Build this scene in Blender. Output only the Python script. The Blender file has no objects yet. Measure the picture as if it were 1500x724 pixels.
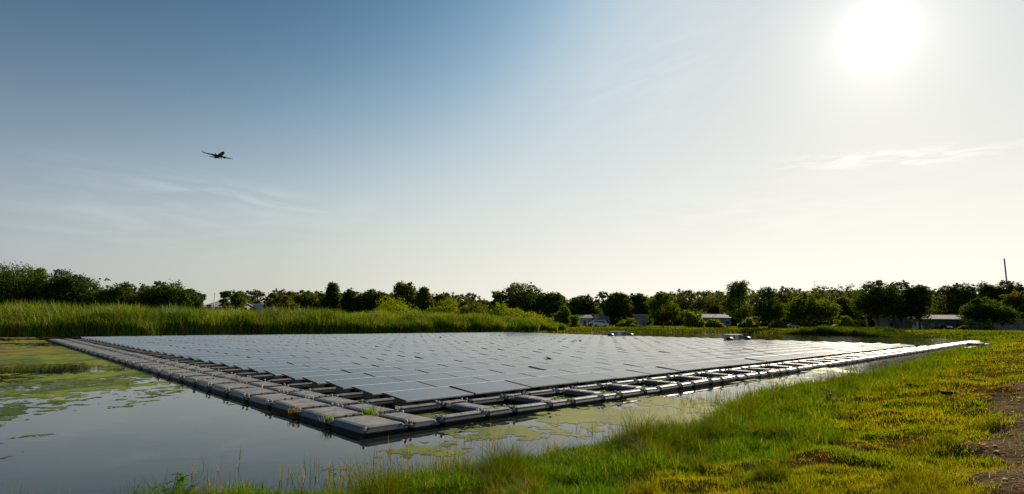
import bpy, math, random
import numpy as np
from mathutils import Matrix, Vector
rng = np.random.default_rng(7)
random.seed(7)
S = bpy.context.scene
COL = S.collection
R = math.radians

# ------------------------------------------------------------------ camera model (measured from the photo)
F, H, PITCH, ROLL = 815.5, 2.30, R(7.56), R(0.52)
def ray(x, y):
    dx, dy = (x-750)/F, -(y-362)/F
    c, s = math.cos(ROLL), math.sin(ROLL)
    ax, ay = c*dx-s*dy, s*dx+c*dy
    return (ax, math.cos(PITCH)-ay*math.sin(PITCH), math.sin(PITCH)+ay*math.cos(PITCH))
def gp(x, y, z=0.0):
    r = ray(x, y); t = (z-H)/r[2]
    return (r[0]*t, r[1]*t)
def at(x, Y, ytop=470):
    r = ray(x, ytop); t = Y/r[1]
    return (r[0]*t, Y, H+r[2]*t)

A0 = np.array(gp(530, 627, .22))
AU = R(45.87)
U = np.array([math.sin(AU), math.cos(AU)]); V = np.array([-U[1], U[0]])
ANG = math.atan2(U[1], U[0])
def uv(u, v): return A0 + U*u + V*v

# ------------------------------------------------------------------ helpers
def tag(o, label=None, cat=None, group=None, kind=None):
    if label: o['label'] = label
    if cat: o['category'] = cat
    if group: o['group'] = group
    if kind: o['kind'] = kind
    return o
def empty(name, loc=(0, 0, 0), rz=0.0):
    o = bpy.data.objects.new(name, None); COL.objects.link(o)
    o.empty_display_size = .1
    o.location = loc; o.rotation_euler = (0, 0, rz); return o
class MB:
    def __init__(s): s.v = []; s.f = []; s.n = 0
    def add(s, vs, fs):
        s.v.append(np.asarray(vs, float).reshape(-1, 3))
        s.f += [tuple(i+s.n for i in f) for f in fs]; s.n += len(s.v[-1]); return s
    def box(s, x0, x1, y0, y1, z0, z1, tx=0, ty=0):
        vs = [(x0, y0, z0), (x1, y0, z0), (x1, y1, z0), (x0, y1, z0),
              (x0+tx, y0+ty, z1), (x1-tx, y0+ty, z1), (x1-tx, y1-ty, z1), (x0+tx, y1-ty, z1)]
        return s.add(vs, [(3, 2, 1, 0), (4, 5, 6, 7), (0, 1, 5, 4), (1, 2, 6, 5), (2, 3, 7, 6), (3, 0, 4, 7)])
    def tube(s, pts, rad, n=7, cap=True):
        pts = [np.array(p, float) for p in pts]; base = s.n; vs = []
        for i, p in enumerate(pts):
            d = (pts[min(i+1, len(pts)-1)]-pts[max(i-1, 0)]); d /= (np.linalg.norm(d)+1e-9)
            a = np.cross(d, [0, 0, 1.0] if abs(d[2]) < .9 else [1.0, 0, 0]); a /= np.linalg.norm(a); b = np.cross(d, a)
            r = rad[i] if hasattr(rad, '__len__') else rad
            for k in range(n):
                t = 2*math.pi*k/n; vs.append(p+r*(math.cos(t)*a+math.sin(t)*b))
        fs = []
        for i in range(len(pts)-1):
            for k in range(n):
                fs.append((i*n+k, i*n+(k+1) % n, (i+1)*n+(k+1) % n, (i+1)*n+k))
        if cap: fs += [tuple(range(n-1, -1, -1)), tuple((len(pts)-1)*n+k for k in range(n))]
        return s.add(vs, fs)
    def loft(s, rings, cap=True):
        n = len(rings[0]); vs = [p for r in rings for p in r]; fs = []
        for i in range(len(rings)-1):
            for k in range(n): fs.append((i*n+k, i*n+(k+1) % n, (i+1)*n+(k+1) % n, (i+1)*n+k))
        if cap: fs += [tuple(range(n-1, -1, -1)), tuple((len(rings)-1)*n+k for k in range(n))]
        return s.add(vs, fs)
    def mesh(s, name, smooth=False):
        me = bpy.data.meshes.new(name); me.from_pydata(np.concatenate(s.v).tolist(), [], s.f)
        me.update()
        if smooth: me.polygons.foreach_set('use_smooth', [True]*len(me.polygons))
        return me
    def build(s, name, m, parent=None, smooth=False):
        me = s.mesh(name, smooth); me.materials.append(m)
        o = bpy.data.objects.new(name, me); COL.objects.link(o)
        if parent: o.parent = parent
        return o
def obj(name, me, parent=None):
    o = bpy.data.objects.new(name, me); COL.objects.link(o)
    if parent: o.parent = parent
    return o
def np_mesh(name, verts, faces, m, col=None, smooth=False, uvw=None):
    """verts (n,3); faces (k,c) all of the same corner count"""
    me = bpy.data.meshes.new(name)
    verts = np.asarray(verts, np.float32); faces = np.asarray(faces, np.int32)
    k, c = faces.shape
    me.vertices.add(len(verts)); me.vertices.foreach_set('co', verts.ravel())
    me.loops.add(k*c); me.loops.foreach_set('vertex_index', faces.ravel())
    me.polygons.add(k); me.polygons.foreach_set('loop_start', np.arange(0, k*c, c, dtype=np.int32))
    me.polygons.foreach_set('loop_total', np.full(k, c, np.int32))
    if smooth: me.polygons.foreach_set('use_smooth', np.ones(k, bool))
    me.update(calc_edges=True)
    if col is not None:
        a = me.attributes.new('Col', 'FLOAT_COLOR', 'POINT')
        cc = np.ones((len(verts), 4), np.float32); cc[:, :col.shape[1]] = col
        a.data.foreach_set('color', cc.ravel())
    me.materials.append(m)
    return me
def _h(ix, iy, seed):
    n = (ix*374761393 + iy*668265263 + seed*974634777) & 0x7fffffff
    n = ((n ^ (n >> 13))*1274126177) & 0x7fffffff
    return ((n ^ (n >> 16)) & 0xffff)/65535.0
def vnoise(x, y, s=0):
    x = np.asarray(x, float); y = np.asarray(y, float)
    ix = np.floor(x).astype(np.int64); iy = np.floor(y).astype(np.int64)
    fx = x-ix; fy = y-iy; fx = fx*fx*(3-2*fx); fy = fy*fy*(3-2*fy)
    a = _h(ix, iy, s); b = _h(ix+1, iy, s); c = _h(ix, iy+1, s); d = _h(ix+1, iy+1, s)
    return (a*(1-fx)+b*fx)*(1-fy)+(c*(1-fx)+d*fx)*fy
def fbm(x, y, s=0, o=4):
    t = 0; a = .5; n = 0
    for i in range(o):
        t = t+a*vnoise(x*2**i, y*2**i, s+i*17); n += a; a *= .5
    return t/n
def smooth(a, b, x):
    t = np.clip((x-a)/(b-a), 0, 1); return t*t*(3-2*t)

ONES = 'zeroth first second third fourth fifth sixth seventh eighth ninth tenth eleventh twelfth thirteenth fourteenth fifteenth sixteenth seventeenth eighteenth nineteenth'.split()
def ordw(n):
    if n < 20: return ONES[n]
    t = {2: 'twent', 3: 'thirt', 4: 'fort', 5: 'fift'}[n//10]
    return t+'ieth' if n % 10 == 0 else t+'y-'+ONES[n % 10]

# ------------------------------------------------------------------ materials
def mat(name, col=(.5, .5, .5), rough=.6, metal=0.0, spec=.5, noise=None, bump=None, **kw):
    m = bpy.data.materials.new(name); m.use_nodes = True
    nt = m.node_tree; b = nt.nodes['Principled BSDF']
    b.inputs['Base Color'].default_value = (*col, 1); b.inputs['Roughness'].default_value = rough
    b.inputs['Metallic'].default_value = metal; b.inputs['Specular IOR Level'].default_value = spec
    for k, v in kw.items(): b.inputs[k.replace('_', ' ')].default_value = v
    if noise:
        sc, c2, lo, hi = noise
        tc = nt.nodes.new('ShaderNodeTexCoord'); n = nt.nodes.new('ShaderNodeTexNoise')
        n.inputs['Scale'].default_value = sc; n.inputs['Detail'].default_value = 6
        r = nt.nodes.new('ShaderNodeValToRGB'); r.color_ramp.elements[0].position = lo; r.color_ramp.elements[1].position = hi
        r.color_ramp.elements[0].color = (*col, 1); r.color_ramp.elements[1].color = (*c2, 1)
        g = nt.nodes.new('ShaderNodeNewGeometry')
        nt.links.new(g.outputs['Position'], n.inputs['Vector']); nt.links.new(n.outputs['Fac'], r.inputs['Fac'])
        nt.links.new(r.outputs['Color'], b.inputs['Base Color'])
    if bump:
        sc, st, dist = bump
        n = nt.nodes.new('ShaderNodeTexNoise'); n.inputs['Scale'].default_value = sc; n.inputs['Detail'].default_value = 4
        g = nt.nodes.new('ShaderNodeNewGeometry'); bp = nt.nodes.new('ShaderNodeBump')
        bp.inputs['Strength'].default_value = st; bp.inputs['Distance'].default_value = dist
        nt.links.new(g.outputs['Position'], n.inputs['Vector']); nt.links.new(n.outputs['Fac'], bp.inputs['Height'])
        nt.links.new(bp.outputs['Normal'], b.inputs['Normal'])
    return m
def leafmat(name, col=None, trans=.45, tint=(1.25, 1.2, .35), gloss=.25, rnd=.25):
    """foliage: reflected and transmitted light; colour from the mesh's Col attribute or fixed"""
    m = bpy.data.materials.new(name); m.use_nodes = True; nt = m.node_tree; N = nt.nodes; L = nt.links
    N.remove(N['Principled BSDF']); out = N['Material Output']
    if col is None:
        a = N.new('ShaderNodeAttribute'); a.attribute_name = 'Col'; csrc = a.outputs['Color']
    else:
        g = N.new('ShaderNodeNewGeometry'); n = N.new('ShaderNodeTexNoise'); n.inputs['Scale'].default_value = .9; n.inputs['Detail'].default_value = 3
        L.new(g.outputs['Position'], n.inputs['Vector'])
        r = N.new('ShaderNodeValToRGB'); r.color_ramp.elements[0].position = .35; r.color_ramp.elements[1].position = .65
        r.color_ramp.elements[0].color = (*[c*(1-rnd) for c in col], 1); r.color_ramp.elements[1].color = (*[c*(1+rnd) for c in col], 1)
        L.new(n.outputs['Fac'], r.inputs['Fac']); csrc = r.outputs['Color']
    d = N.new('ShaderNodeBsdfDiffuse'); t = N.new('ShaderNodeBsdfTranslucent'); gl = N.new('ShaderNodeBsdfGlossy')
    gl.inputs['Roughness'].default_value = .45; gl.inputs['Color'].default_value = (.55, .6, .5, 1)
    mx = N.new('ShaderNodeMix'); mx.data_type = 'RGBA'; mx.blend_type = 'MULTIPLY'; mx.inputs[0].default_value = 1
    mx.inputs[7].default_value = (*tint, 1); L.new(csrc, mx.inputs[6])
    L.new(csrc, d.inputs['Color']); L.new(mx.outputs[2], t.inputs['Color'])
    m1 = N.new('ShaderNodeMixShader'); m1.inputs[0].default_value = trans
    L.new(d.outputs[0], m1.inputs[1]); L.new(t.outputs[0], m1.inputs[2])
    fr = N.new('ShaderNodeFresnel'); fr.inputs['IOR'].default_value = 1.35
    mu = N.new('ShaderNodeMath'); mu.operation = 'MULTIPLY'; mu.inputs[1].default_value = gloss; L.new(fr.outputs[0], mu.inputs[0])
    m2 = N.new('ShaderNodeMixShader'); L.new(mu.outputs[0], m2.inputs[0]); L.new(m1.outputs[0], m2.inputs[1]); L.new(gl.outputs[0], m2.inputs[2])
    L.new(m2.outputs[0], out.inputs['Surface'])
    return m

M = {}
M['grass'] = leafmat('grass_blades', None, .5, (1.6, 1.3, .15), .02)
M['reed'] = leafmat('reed_leaves', None, .42, (1.4, 1.2, .25), .06)
M['algae'] = leafmat('algae_green', None, .1, (1, 1, .4), .14)
def grain(m):
    # loose duckweed: grains thin out towards the rim of each patch
    nt = m.node_tree; N = nt.nodes; L = nt.links; out = N['Material Output']; src = out.inputs['Surface'].links[0].from_socket
    a = [n for n in N if n.type == 'ATTRIBUTE'][0]; g = N.new('ShaderNodeNewGeometry')
    n1 = N.new('ShaderNodeTexNoise'); n1.inputs['Scale'].default_value = 26; n1.inputs['Detail'].default_value = 4; n1.inputs['Roughness'].default_value = .7; L.new(g.outputs['Position'], n1.inputs['Vector'])
    ad = N.new('ShaderNodeMath'); ad.operation = 'ADD'; L.new(n1.outputs['Fac'], ad.inputs[0]); L.new(a.outputs['Alpha'], ad.inputs[1])
    mr = N.new('ShaderNodeMapRange'); mr.inputs['From Min'].default_value = .80; mr.inputs['From Max'].default_value = .95; L.new(ad.outputs[0], mr.inputs['Value'])
    t = N.new('ShaderNodeBsdfTransparent'); mx = N.new('ShaderNodeMixShader'); L.new(mr.outputs[0], mx.inputs[0]); L.new(t.outputs[0], mx.inputs[1]); L.new(src, mx.inputs[2]); L.new(mx.outputs[0], out.inputs['Surface'])
grain(M['algae'])
M['bark'] = mat('bark', (.055, .042, .03), .9, noise=(6, (.11, .09, .07), .35, .65))
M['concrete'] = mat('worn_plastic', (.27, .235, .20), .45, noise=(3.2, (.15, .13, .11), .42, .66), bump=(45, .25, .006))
M['shaded_side_plastic'] = mat('shaded_plastic', (.045, .052, .062), .3, noise=(2.5, (.07, .07, .07), .4, .7))  # float sides: their shade put into a darker plastic colour
M['pin'] = mat('pin_plastic', (.45, .42, .36), .5)
M['dark_pin'] = mat('strap_rubber', (.02, .02, .022), .6)
M['alu'] = mat('aluminium', (.78, .77, .73), .5, metal=.1)
M['rail'] = mat('gap_shaded_rail', (.06, .06, .06), .7)  # shadow in the gaps between panels, put into the side rails' dark colour
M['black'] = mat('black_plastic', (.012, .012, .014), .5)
M['white'] = mat('white_paint', (.52, .51, .48), .5, noise=(2, (.5, .5, .48), .4, .7))
M['grey_wall'] = mat('grey_wall', (.19, .185, .17), .7, noise=(1.3, (.28, .27, .25), .4, .7))
M['green_wall'] = mat('green_metal_wall', (.12, .17, .12), .6, noise=(.7, (.085, .12, .09), .4, .7))
M['roof_pale'] = mat('pale_metal_roof', (.40, .38, .34), .95, spec=.1, noise=(.8, (.35, .33, .3), .4, .7))
M['roof_dark'] = mat('dark_shingle_roof', (.13, .14, .16), .8, noise=(3, (.09, .1, .11), .4, .7))
M['window'] = mat('window_glass', (.02, .025, .03), .08, spec=.8)
M['tyre'] = mat('tyre_rubber', (.015, .015, .015), .8)
M['steel'] = mat('galvanised_steel', (.33, .34, .35), .5, metal=.6)
M['red'] = mat('red_cloth', (.55, .05, .04), .7)
M['orange'] = mat('orange_plastic', (.8, .2, .03), .5)
M['wood'] = mat('weathered_plank', (.6, .52, .4), .7, noise=(9, (.42, .36, .27), .4, .7))
M['bird'] = mat('black_feathers', (.008, .008, .01), .9, spec=.1)
M['plane'] = mat('airliner_paint', (.012, .013, .017), .6)
M['stone'] = mat('chipped_stone', (.55, .47, .38), .8, noise=(14, (.25, .21, .17), .4, .65))
for k, c in dict(car_white=(.7, .7, .7), car_silver=(.35, .36, .38), car_dark=(.03, .035, .045), car_blue=(.05, .09, .2), car_red=(.3, .03, .02)).items():
    M[k] = mat(k, c, .25, spec=.6, Coat_Weight=.6)

# glass of the panels: dark cells under a glass sheet with faint cell lines and a dust film
def panel_mat():
    m = bpy.data.materials.new('solar_cells_under_glass'); m.use_nodes = True; nt = m.node_tree; N = nt.nodes; L = nt.links
    b = N['Principled BSDF']
    tc = N.new('ShaderNodeAttribute'); tc.attribute_name = 'puv'; br = N.new('ShaderNodeTexBrick')
    br.offset = 0; br.inputs['Scale'].default_value = 1
    br.inputs['Color1'].default_value = (.012, .018, .035, 1); br.inputs['Color2'].default_value = (.015, .021, .040, 1)
    br.inputs['Mortar'].default_value = (.06, .07, .085, 1); br.inputs['Mortar Size'].default_value = .004
    br.inputs['Brick Width'].default_value = .178; br.inputs['Row Height'].default_value = .19
    L.new(tc.outputs['Vector'], br.inputs['Vector'])
    g = N.new('ShaderNodeNewGeometry'); n = N.new('ShaderNodeTexNoise'); n.inputs['Scale'].default_value = .8
    sx = N.new('ShaderNodeSeparateXYZ'); L.new(tc.outputs['Vector'], sx.inputs[0])
    dr = N.new('ShaderNodeMapRange'); dr.inputs['From Min'].default_value = 1.15; dr.inputs['From Max'].default_value = .0
    dr.inputs['To Min'].default_value = .0; dr.inputs['To Max'].default_value = .36; L.new(sx.outputs[1], dr.inputs['Value'])
    dm = N.new('ShaderNodeMath'); dm.operation = 'MULTIPLY'; L.new(dr.outputs[0], dm.inputs[0])
    dn = N.new('ShaderNodeMapRange'); dn.inputs['From Min'].default_value = .3; dn.inputs['From Max'].default_value = .7; dn.inputs['To Min'].default_value = .55; dn.inputs['To Max'].default_value = 1.2
    L.new(n.outputs['Fac'], dn.inputs['Value']); L.new(dn.outputs[0], dm.inputs[1])
    dx = N.new('ShaderNodeMix'); dx.data_type = 'RGBA'; L.new(dm.outputs[0], dx.inputs[0]); L.new(br.outputs['Color'], dx.inputs[6]); dx.inputs[7].default_value = (.17, .167, .155, 1)
    L.new(dx.outputs[2], b.inputs['Base Color']); n.inputs['Detail'].default_value = 5
    L.new(g.outputs['Position'], n.inputs['Vector'])
    mr = N.new('ShaderNodeMapRange'); mr.inputs['To Min'].default_value = .07; mr.inputs['To Max'].default_value = .2
    L.new(n.outputs['Fac'], mr.inputs['Value']); L.new(mr.outputs['Result'], b.inputs['Roughness'])
    b.inputs['IOR'].default_value = 1.5
    sm = N.new('ShaderNodeMapRange'); sm.inputs['To Min'].default_value = .55; sm.inputs['To Max'].default_value = .22; L.new(dm.outputs[0], sm.inputs['Value']); L.new(sm.outputs[0], b.inputs['Specular IOR Level'])
    return m
M['glass'] = panel_mat()

def water_mat():
    m = bpy.data.materials.new('pond_water'); m.use_nodes = True; nt = m.node_tree; N = nt.nodes; L = nt.links
    b = N['Principled BSDF']; b.inputs['Base Color'].default_value = (.016, .02, .014, 1)
    b.inputs['Roughness'].default_value = .03; b.inputs['IOR'].default_value = 1.33
    g = N.new('ShaderNodeNewGeometry')
    mp = N.new('ShaderNodeMapping'); mp.inputs['Rotation'].default_value = (0, 0, R(20)); mp.inputs['Scale'].default_value = (1.0, 2.2, 1)
    L.new(g.outputs['Position'], mp.inputs['Vector'])
    n = N.new('ShaderNodeTexNoise'); n.inputs['Scale'].default_value = 1.5; n.inputs['Detail'].default_value = 5
    L.new(mp.outputs[0], n.inputs['Vector'])
    # the breeze ruffles the open far right end of the pond more
    sx = N.new('ShaderNodeSeparateXYZ'); L.new(g.outputs['Position'], sx.inputs[0])
    mr = N.new('ShaderNodeMapRange'); mr.inputs['From Min'].default_value = 4; mr.inputs['From Max'].default_value = 50
    mr.inputs['To Min'].default_value = .06; mr.inputs['To Max'].default_value = 1.0; L.new(sx.outputs[0], mr.inputs['Value'])
    bp = N.new('ShaderNodeBump'); bp.inputs['Distance'].default_value = .02
    L.new(mr.outputs['Result'], bp.inputs['Strength']); L.new(n.outputs['Fac'], bp.inputs['Height'])
    L.new(bp.outputs['Normal'], b.inputs['Normal'])
    return m
M['water'] = water_mat()

def ground_mat():
    m = bpy.data.materials.new('turf_and_soil'); m.use_nodes = True; nt = m.node_tree; N = nt.nodes; L = nt.links
    b = N['Principled BSDF']; b.inputs['Roughness'].default_value = 1; b.inputs['Specular IOR Level'].default_value = 0
    a = N.new('ShaderNodeAttribute'); a.attribute_name = 'Col'
    g = N.new('ShaderNodeNewGeometry')
    n = N.new('ShaderNodeTexNoise'); n.inputs['Scale'].default_value = 22; n.inputs['Detail'].default_value = 6; L.new(g.outputs['Position'], n.inputs['Vector'])
    r = N.new('ShaderNodeValToRGB'); r.color_ramp.elements[0].color = (.45, .45, .45, 1); r.color_ramp.elements[1].color = (1.45, 1.45, 1.45, 1)
    r.color_ramp.elements[0].position = .3; r.color_ramp.elements[1].position = .7; L.new(n.outputs['Fac'], r.inputs['Fac'])
    mx = N.new('ShaderNodeMix'); mx.data_type = 'RGBA'; mx.blend_type = 'MULTIPLY'; mx.inputs[0].default_value = 1
    L.new(a.outputs['Color'], mx.inputs[6]); L.new(r.outputs['Color'], mx.inputs[7]); L.new(mx.outputs[2], b.inputs['Base Color'])
    n2 = N.new('ShaderNodeTexNoise'); n2.inputs['Scale'].default_value = 9; n2.inputs['Detail'].default_value = 8; L.new(g.outputs['Position'], n2.inputs['Vector'])
    bp = N.new('ShaderNodeBump'); bp.inputs['Strength'].default_value = .9; bp.inputs['Distance'].default_value = .06
    L.new(n2.outputs['Fac'], bp.inputs['Height']); L.new(bp.outputs['Normal'], b.inputs['Normal'])
    return m
M['ground'] = ground_mat()

# ------------------------------------------------------------------ pond outline and terrain
near_shore = [(-12, -13), (-9, -4), (-7, 1.5), (-5.6, 4.8), gp(200, 748), gp(330, 738), gp(450, 729), gp(560, 717), gp(680, 696), gp(800, 668), gp(900, 648), gp(1010, 640), gp(1050, 606), gp(1075, 592)]
far_shore = [(8.6, 19.6), (12.0, 22.6), (16, 25.9),
         (21.8, 31.4), (28, 38.6), (37.5, 49.0), (51, 62.5), (60, 71), (71, 83), (78, 93), (83, 103), (81.5, 111), (76, 125), (66, 141.5), (54, 143), (43, 141), (28, 139), (14.5, 136), (8, 125),
         (-6, 111.5), (-18, 101.5), (-29, 92), (-38, 84.5), (-49, 73.5), (-60.5, 66.5), (-75, 57), (-88, 40), (-92, 15), (-80, -10), (-50, -24), (-25, -24)]
P = np.array(near_shore+[(x*.939, y*.939) for x, y in far_shore], float)
def sdist(x, y):
    """signed distance to the waterline, positive on land"""
    x = np.asarray(x, float); y = np.asarray(y, float)
    d = np.full(x.shape, 1e9); ins = np.zeros(x.shape, bool)
    for i in range(len(P)):
        a = P[i]; b = P[(i+1) % len(P)]; e = b-a
        t = np.clip(((x-a[0])*e[0]+(y-a[1])*e[1])/(e@e), 0, 1)
        d = np.minimum(d, np.hypot(x-a[0]-t*e[0], y-a[1]-t*e[1]))
        cr = ((a[1] > y) != (b[1] > y)) & (x < (b[0]-a[0])*(y-a[1])/(b[1]-a[1]+1e-12)+a[0])
        ins ^= cr
    return np.where(ins, -d, d)
def sdn(x, y):
    return sdist(x, y)+(fbm(x*.8, y*.8, 3, 3)-.5)*1.1*smooth(4, 12, np.hypot(x, y))
def hgt(x, y, sd=None):
    if sd is None: sd = sdn(x, y)
    r = np.hypot(x, y)
    up = .72*smooth(-.6, 7.5, sd)**.9*1.0
    z = np.where(sd > 0, .02+up-.72*smooth(-.6, 7.5, 0)**.9, -.02+np.maximum(sd*.35, -.9))
    land = smooth(0.2, 2.5, sd)
    z = z+land*((fbm(x*.35, y*.35, 11, 3)-.5)*.22+(fbm(x*1.5, y*1.5, 5, 3)-.5)*.26*smooth(70, 25, r)+(fbm(x*5, y*5, 8, 2)-.5)*.085*smooth(35, 12, r))
    z = z+smooth(20, 60, sd)*(fbm(x*.02, y*.02, 31, 2)-.5)*.5
    return z
def path_f(x, y):
    """>0 inside the bare track at the right"""
    PX = [4.2, 6.0, 9.3, 14.3, 19.6, 33, 62, 120]; PY = [4.2, 7.2, 10.7, 15.8, 20.9, 33, 58, 105]
    # distance right of the polyline (edge) measured along x, for y
    ex = np.interp(y, PY, PX)-.45
    d = (x-ex)*.72+(fbm(x*1.3, y*1.3, 21, 4)-.5)*1.5
    return np.minimum(d, 3.2-d)
az = np.concatenate([np.arange(-180, -62, 3.0), np.arange(-62, 62, .24), np.arange(62, 180, 3.0)])
rr = np.exp(np.arange(math.log(.8), math.log(9000), .0165))
AZ, RR = np.meshgrid(np.radians(az), rr)
GX, GY = RR*np.sin(AZ), RR*np.cos(AZ)
SD = sdn(GX, GY); GZ = hgt(GX, GY, SD)
PF = path_f(GX, GY)
def turf_col(x, y, sd):
    g1 = np.array([.05, .085, .006]); g2 = np.array([.10, .10, .01]); br = np.array([.18, .09, .025]); so = np.array([.06, .045, .025])
    a = smooth(.35, .65, fbm(x*.5, y*.5, 41, 4))[..., None]
    b = smooth(.50, .64, fbm(x*.75, y*.75+3, 57, 5)+.05*smooth(1, 8, x-y*.5+2))[..., None]*smooth(1.5, 4, sd)[..., None]
    c = g1*(1-a)+g2*a; c = c*(1-b*.8)+br*b*.8
    m = smooth(1.0, -.2, sd)[..., None]
    return c*(1-m)+so*m
nA, nR = len(az), len(rr)
idx = np.arange(nA*nR).reshape(nR, nA)
def polar_faces():
    nx = np.roll(idx, -1, axis=1)
    return np.stack([idx[:-1].ravel(), nx[:-1].ravel(), nx[1:].ravel(), idx[1:].ravel()], 1)[:, ::-1]
PFc = polar_faces()
gv = np.stack([GX.ravel(), GY.ravel(), GZ.ravel()], 1)
# close the centre with a fan point
gcol = turf_col(GX, GY, SD).reshape(-1, 3)
me = np_mesh('ground', gv, PFc, M['ground'], gcol*.6, True)
tag(obj('ground', me), kind='structure')
me = MB().add([(x, y, float(hgt(np.array([x]), np.array([y]))[0])) for x, y in zip(.801*np.sin(np.radians(az)), .801*np.cos(np.radians(az)))], [tuple(range(nA-1, -1, -1))])
c0 = me.mesh('ground'); a_ = c0.attributes.new('Col', 'FLOAT_COLOR', 'POINT'); a_.data.foreach_set('color', [.1, .12, .02, 1]*nA); c0.materials.append(M['ground'])
tag(obj('ground', c0), kind='structure')
# dirt path: same tessellation, a centimetre above the turf
pm = PF.ravel()
fk = PFc[(pm[PFc].mean(1) > -.15) & (RR.ravel()[PFc[:, 0]] < 160) & (SD.ravel()[PFc].mean(1) > 3)]
used, inv = np.unique(fk, return_inverse=True)
pv = gv[used].copy(); pv[:, 2] += .010
pn = fbm(pv[:, 0]*1.4, pv[:, 1]*1.4, 77, 4)[:, None]
pc = np.array([.07, .045, .028])*(1-pn)+np.array([.21, .145, .088])*pn
pc = np.concatenate([pc, np.clip((pm[used]+.12)/.45, 0, 1)[:, None]], 1)
M['soil'] = ground_mat(); M['soil'].name = 'bare_soil'; grain(M['soil'])
me = np_mesh('path', pv, inv.reshape(fk.shape), M['soil'], pc, True)
tag(obj('path', me), kind='structure')
MB().add([(-100, -30, 0), (92, -30, 0), (92, 150, 0), (-100, 150, 0)], [(0, 1, 2, 3)]).build('water', M['water'])
tag(bpy.data.objects['water'], kind='structure')

# ------------------------------------------------------------------ algae mat
def region(x, y, px, py, sx, sy):
    c = gp(px, py); e1 = gp(px+sx, py); e2 = gp(px, py-sy)
    w = math.hypot(e1[0]-c[0], e1[1]-c[1]); l = math.hypot(e2[0]-c[0], e2[1]-c[1])
    th = math.atan2(c[0], c[1])
    dx, dy = x-c[0], y-c[1]
    rx = dx*math.cos(th)-dy*math.sin(th); ry = dx*math.sin(th)+dy*math.cos(th)
    return np.exp(-((rx/w)**2+(ry/l)**2))
aa = np.radians(np.arange(-50, 52, .095)); ar = np.exp(np.concatenate([np.arange(math.log(7), math.log(32), .004), np.arange(math.log(32), math.log(170), .008)]))
AA, AR = np.meshgrid(aa, ar); ax_, ay_ = AR*np.sin(AA), AR*np.cos(AA)
LU = (ax_-A0[0])*U[0]+(ay_-A0[1])*U[1]; LV = (ax_-A0[0])*V[0]+(ay_-A0[1])*V[1]
asd = sdist(ax_, ay_)
f = -.84*np.ones_like(ax_)
inarr = (LU > .3) & (LV > .2) & (LU < 62) & (LV < 61)
outL = (LU <= 0)
f += 1.15*region(ax_, ay_, 10, 510, 210, 18)*outL + .9*region(ax_, ay_, 190, 520, 110, 8)*outL
f += .75*region(ax_, ay_, 60, 528, 190, 7)*outL
f += .55*region(ax_, ay_, 200, 548, 80, 4)+.5*region(ax_, ay_, 170, 560, 60, 3)+.62*region(ax_, ay_, 260, 561, 80, 4)
f += .62*region(ax_, ay_, 5, 575, 50, 16)+.5*region(ax_, ay_, 50, 638, 35, 6)+.45*region(ax_, ay_, 0, 610, 40, 12)
f += .56*region(ax_, ay_, 390, 604, 60, 8)+.5*region(ax_, ay_, 345, 590, 30, 6)
f += 1.15*region(ax_, ay_, 870, 610, 130, 12)+1.1*region(ax_, ay_, 740, 634, 90, 11)+1.0*region(ax_, ay_, 1010, 588, 120, 16)+.9*region(ax_, ay_, 620, 660, 70, 9)
f += .95*region(ax_, ay_, 1130, 562, 90, 10)+.7*region(ax_, ay_, 960, 608, 60, 9)+.85*region(ax_, ay_, 1230, 543, 70, 7)
f += np.where(inarr, 1.2, 0)
f += .8*smooth(3.5, .3, -asd)*(ay_ > 55)*(ax_ < 40)
# streaks run across the view
nz = (fbm(ax_*.55+3, ay_*.33, 61, 6)-.5)*2.0+(fbm(ax_*4.1, ay_*4.1, 67, 5)-.5)*1.6+(vnoise(ax_*28, ay_*28, 68)-.5)*.35*smooth(40, 15, AR)
f += nz
f -= .5*region(ax_, ay_, 220, 650, 130, 60)
hole = region(ax_, ay_, 90, 541, 55, 5)+.8*region(ax_, ay_, 15, 535, 60, 4)
f -= 1.1*hole*outL
ok = (f > -.22) & (asd < -.02)
ai = np.arange(ok.size).reshape(ok.shape)
fc = np.stack([ai[:-1, :-1].ravel(), ai[:-1, 1:].ravel(), ai[1:, 1:].ravel(), ai[1:, :-1].ravel()], 1)[:, ::-1]
okf = ok.ravel()[fc].sum(1) >= 3
fc = fc[okf]; used, inv = np.unique(fc, return_inverse=True)
vx, vy = ax_.ravel()[used], ay_.ravel()[used]
tt = np.clip(smooth(.35, .65, fbm(vx*.8, vy*.5, 91, 4))*.6+smooth(.35, .65, fbm(vx*3.5, vy*2.2, 94, 4))*.6-.1, 0, 1)[:, None]
ac = np.array([.055, .085, .006])*(1-tt)+np.array([.22, .25, .02])*tt
og = (smooth(.45, .7, fbm(vx*.12, vy*.2, 93, 3))*.4+smooth(9, 3, -asd.ravel()[used]+(fbm(vx*.3, vy*.3, 95, 3)-.5)*6)*(vy > 40))[:, None]
og = np.clip(og*(vx < -2)[:, None], 0, 1)
ac = ac*(1-og)+np.array([.30, .15, .03])*og
rgt = smooth(-3, 2, vx)[:, None]*(inarr.ravel()[used] == 0)[:, None]
ac = ac*(1-rgt*.6)+np.array([.42, .38, .17])*rgt*.6
ac = np.concatenate([ac, np.clip((f.ravel()[used]+.22)/.5, 0, 1)[:, None]], 1)
av = np.stack([vx, vy, np.full_like(vx, .003)+.003*fbm(vx*9, vy*9, 4, 2)], 1)
tag(obj('algae_mat', np_mesh('algae_mat', av, inv.reshape(fc.shape), M['algae'], ac, True)),
    'yellow green algae mat floating in patches on the pond', 'algae', kind='stuff')

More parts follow.
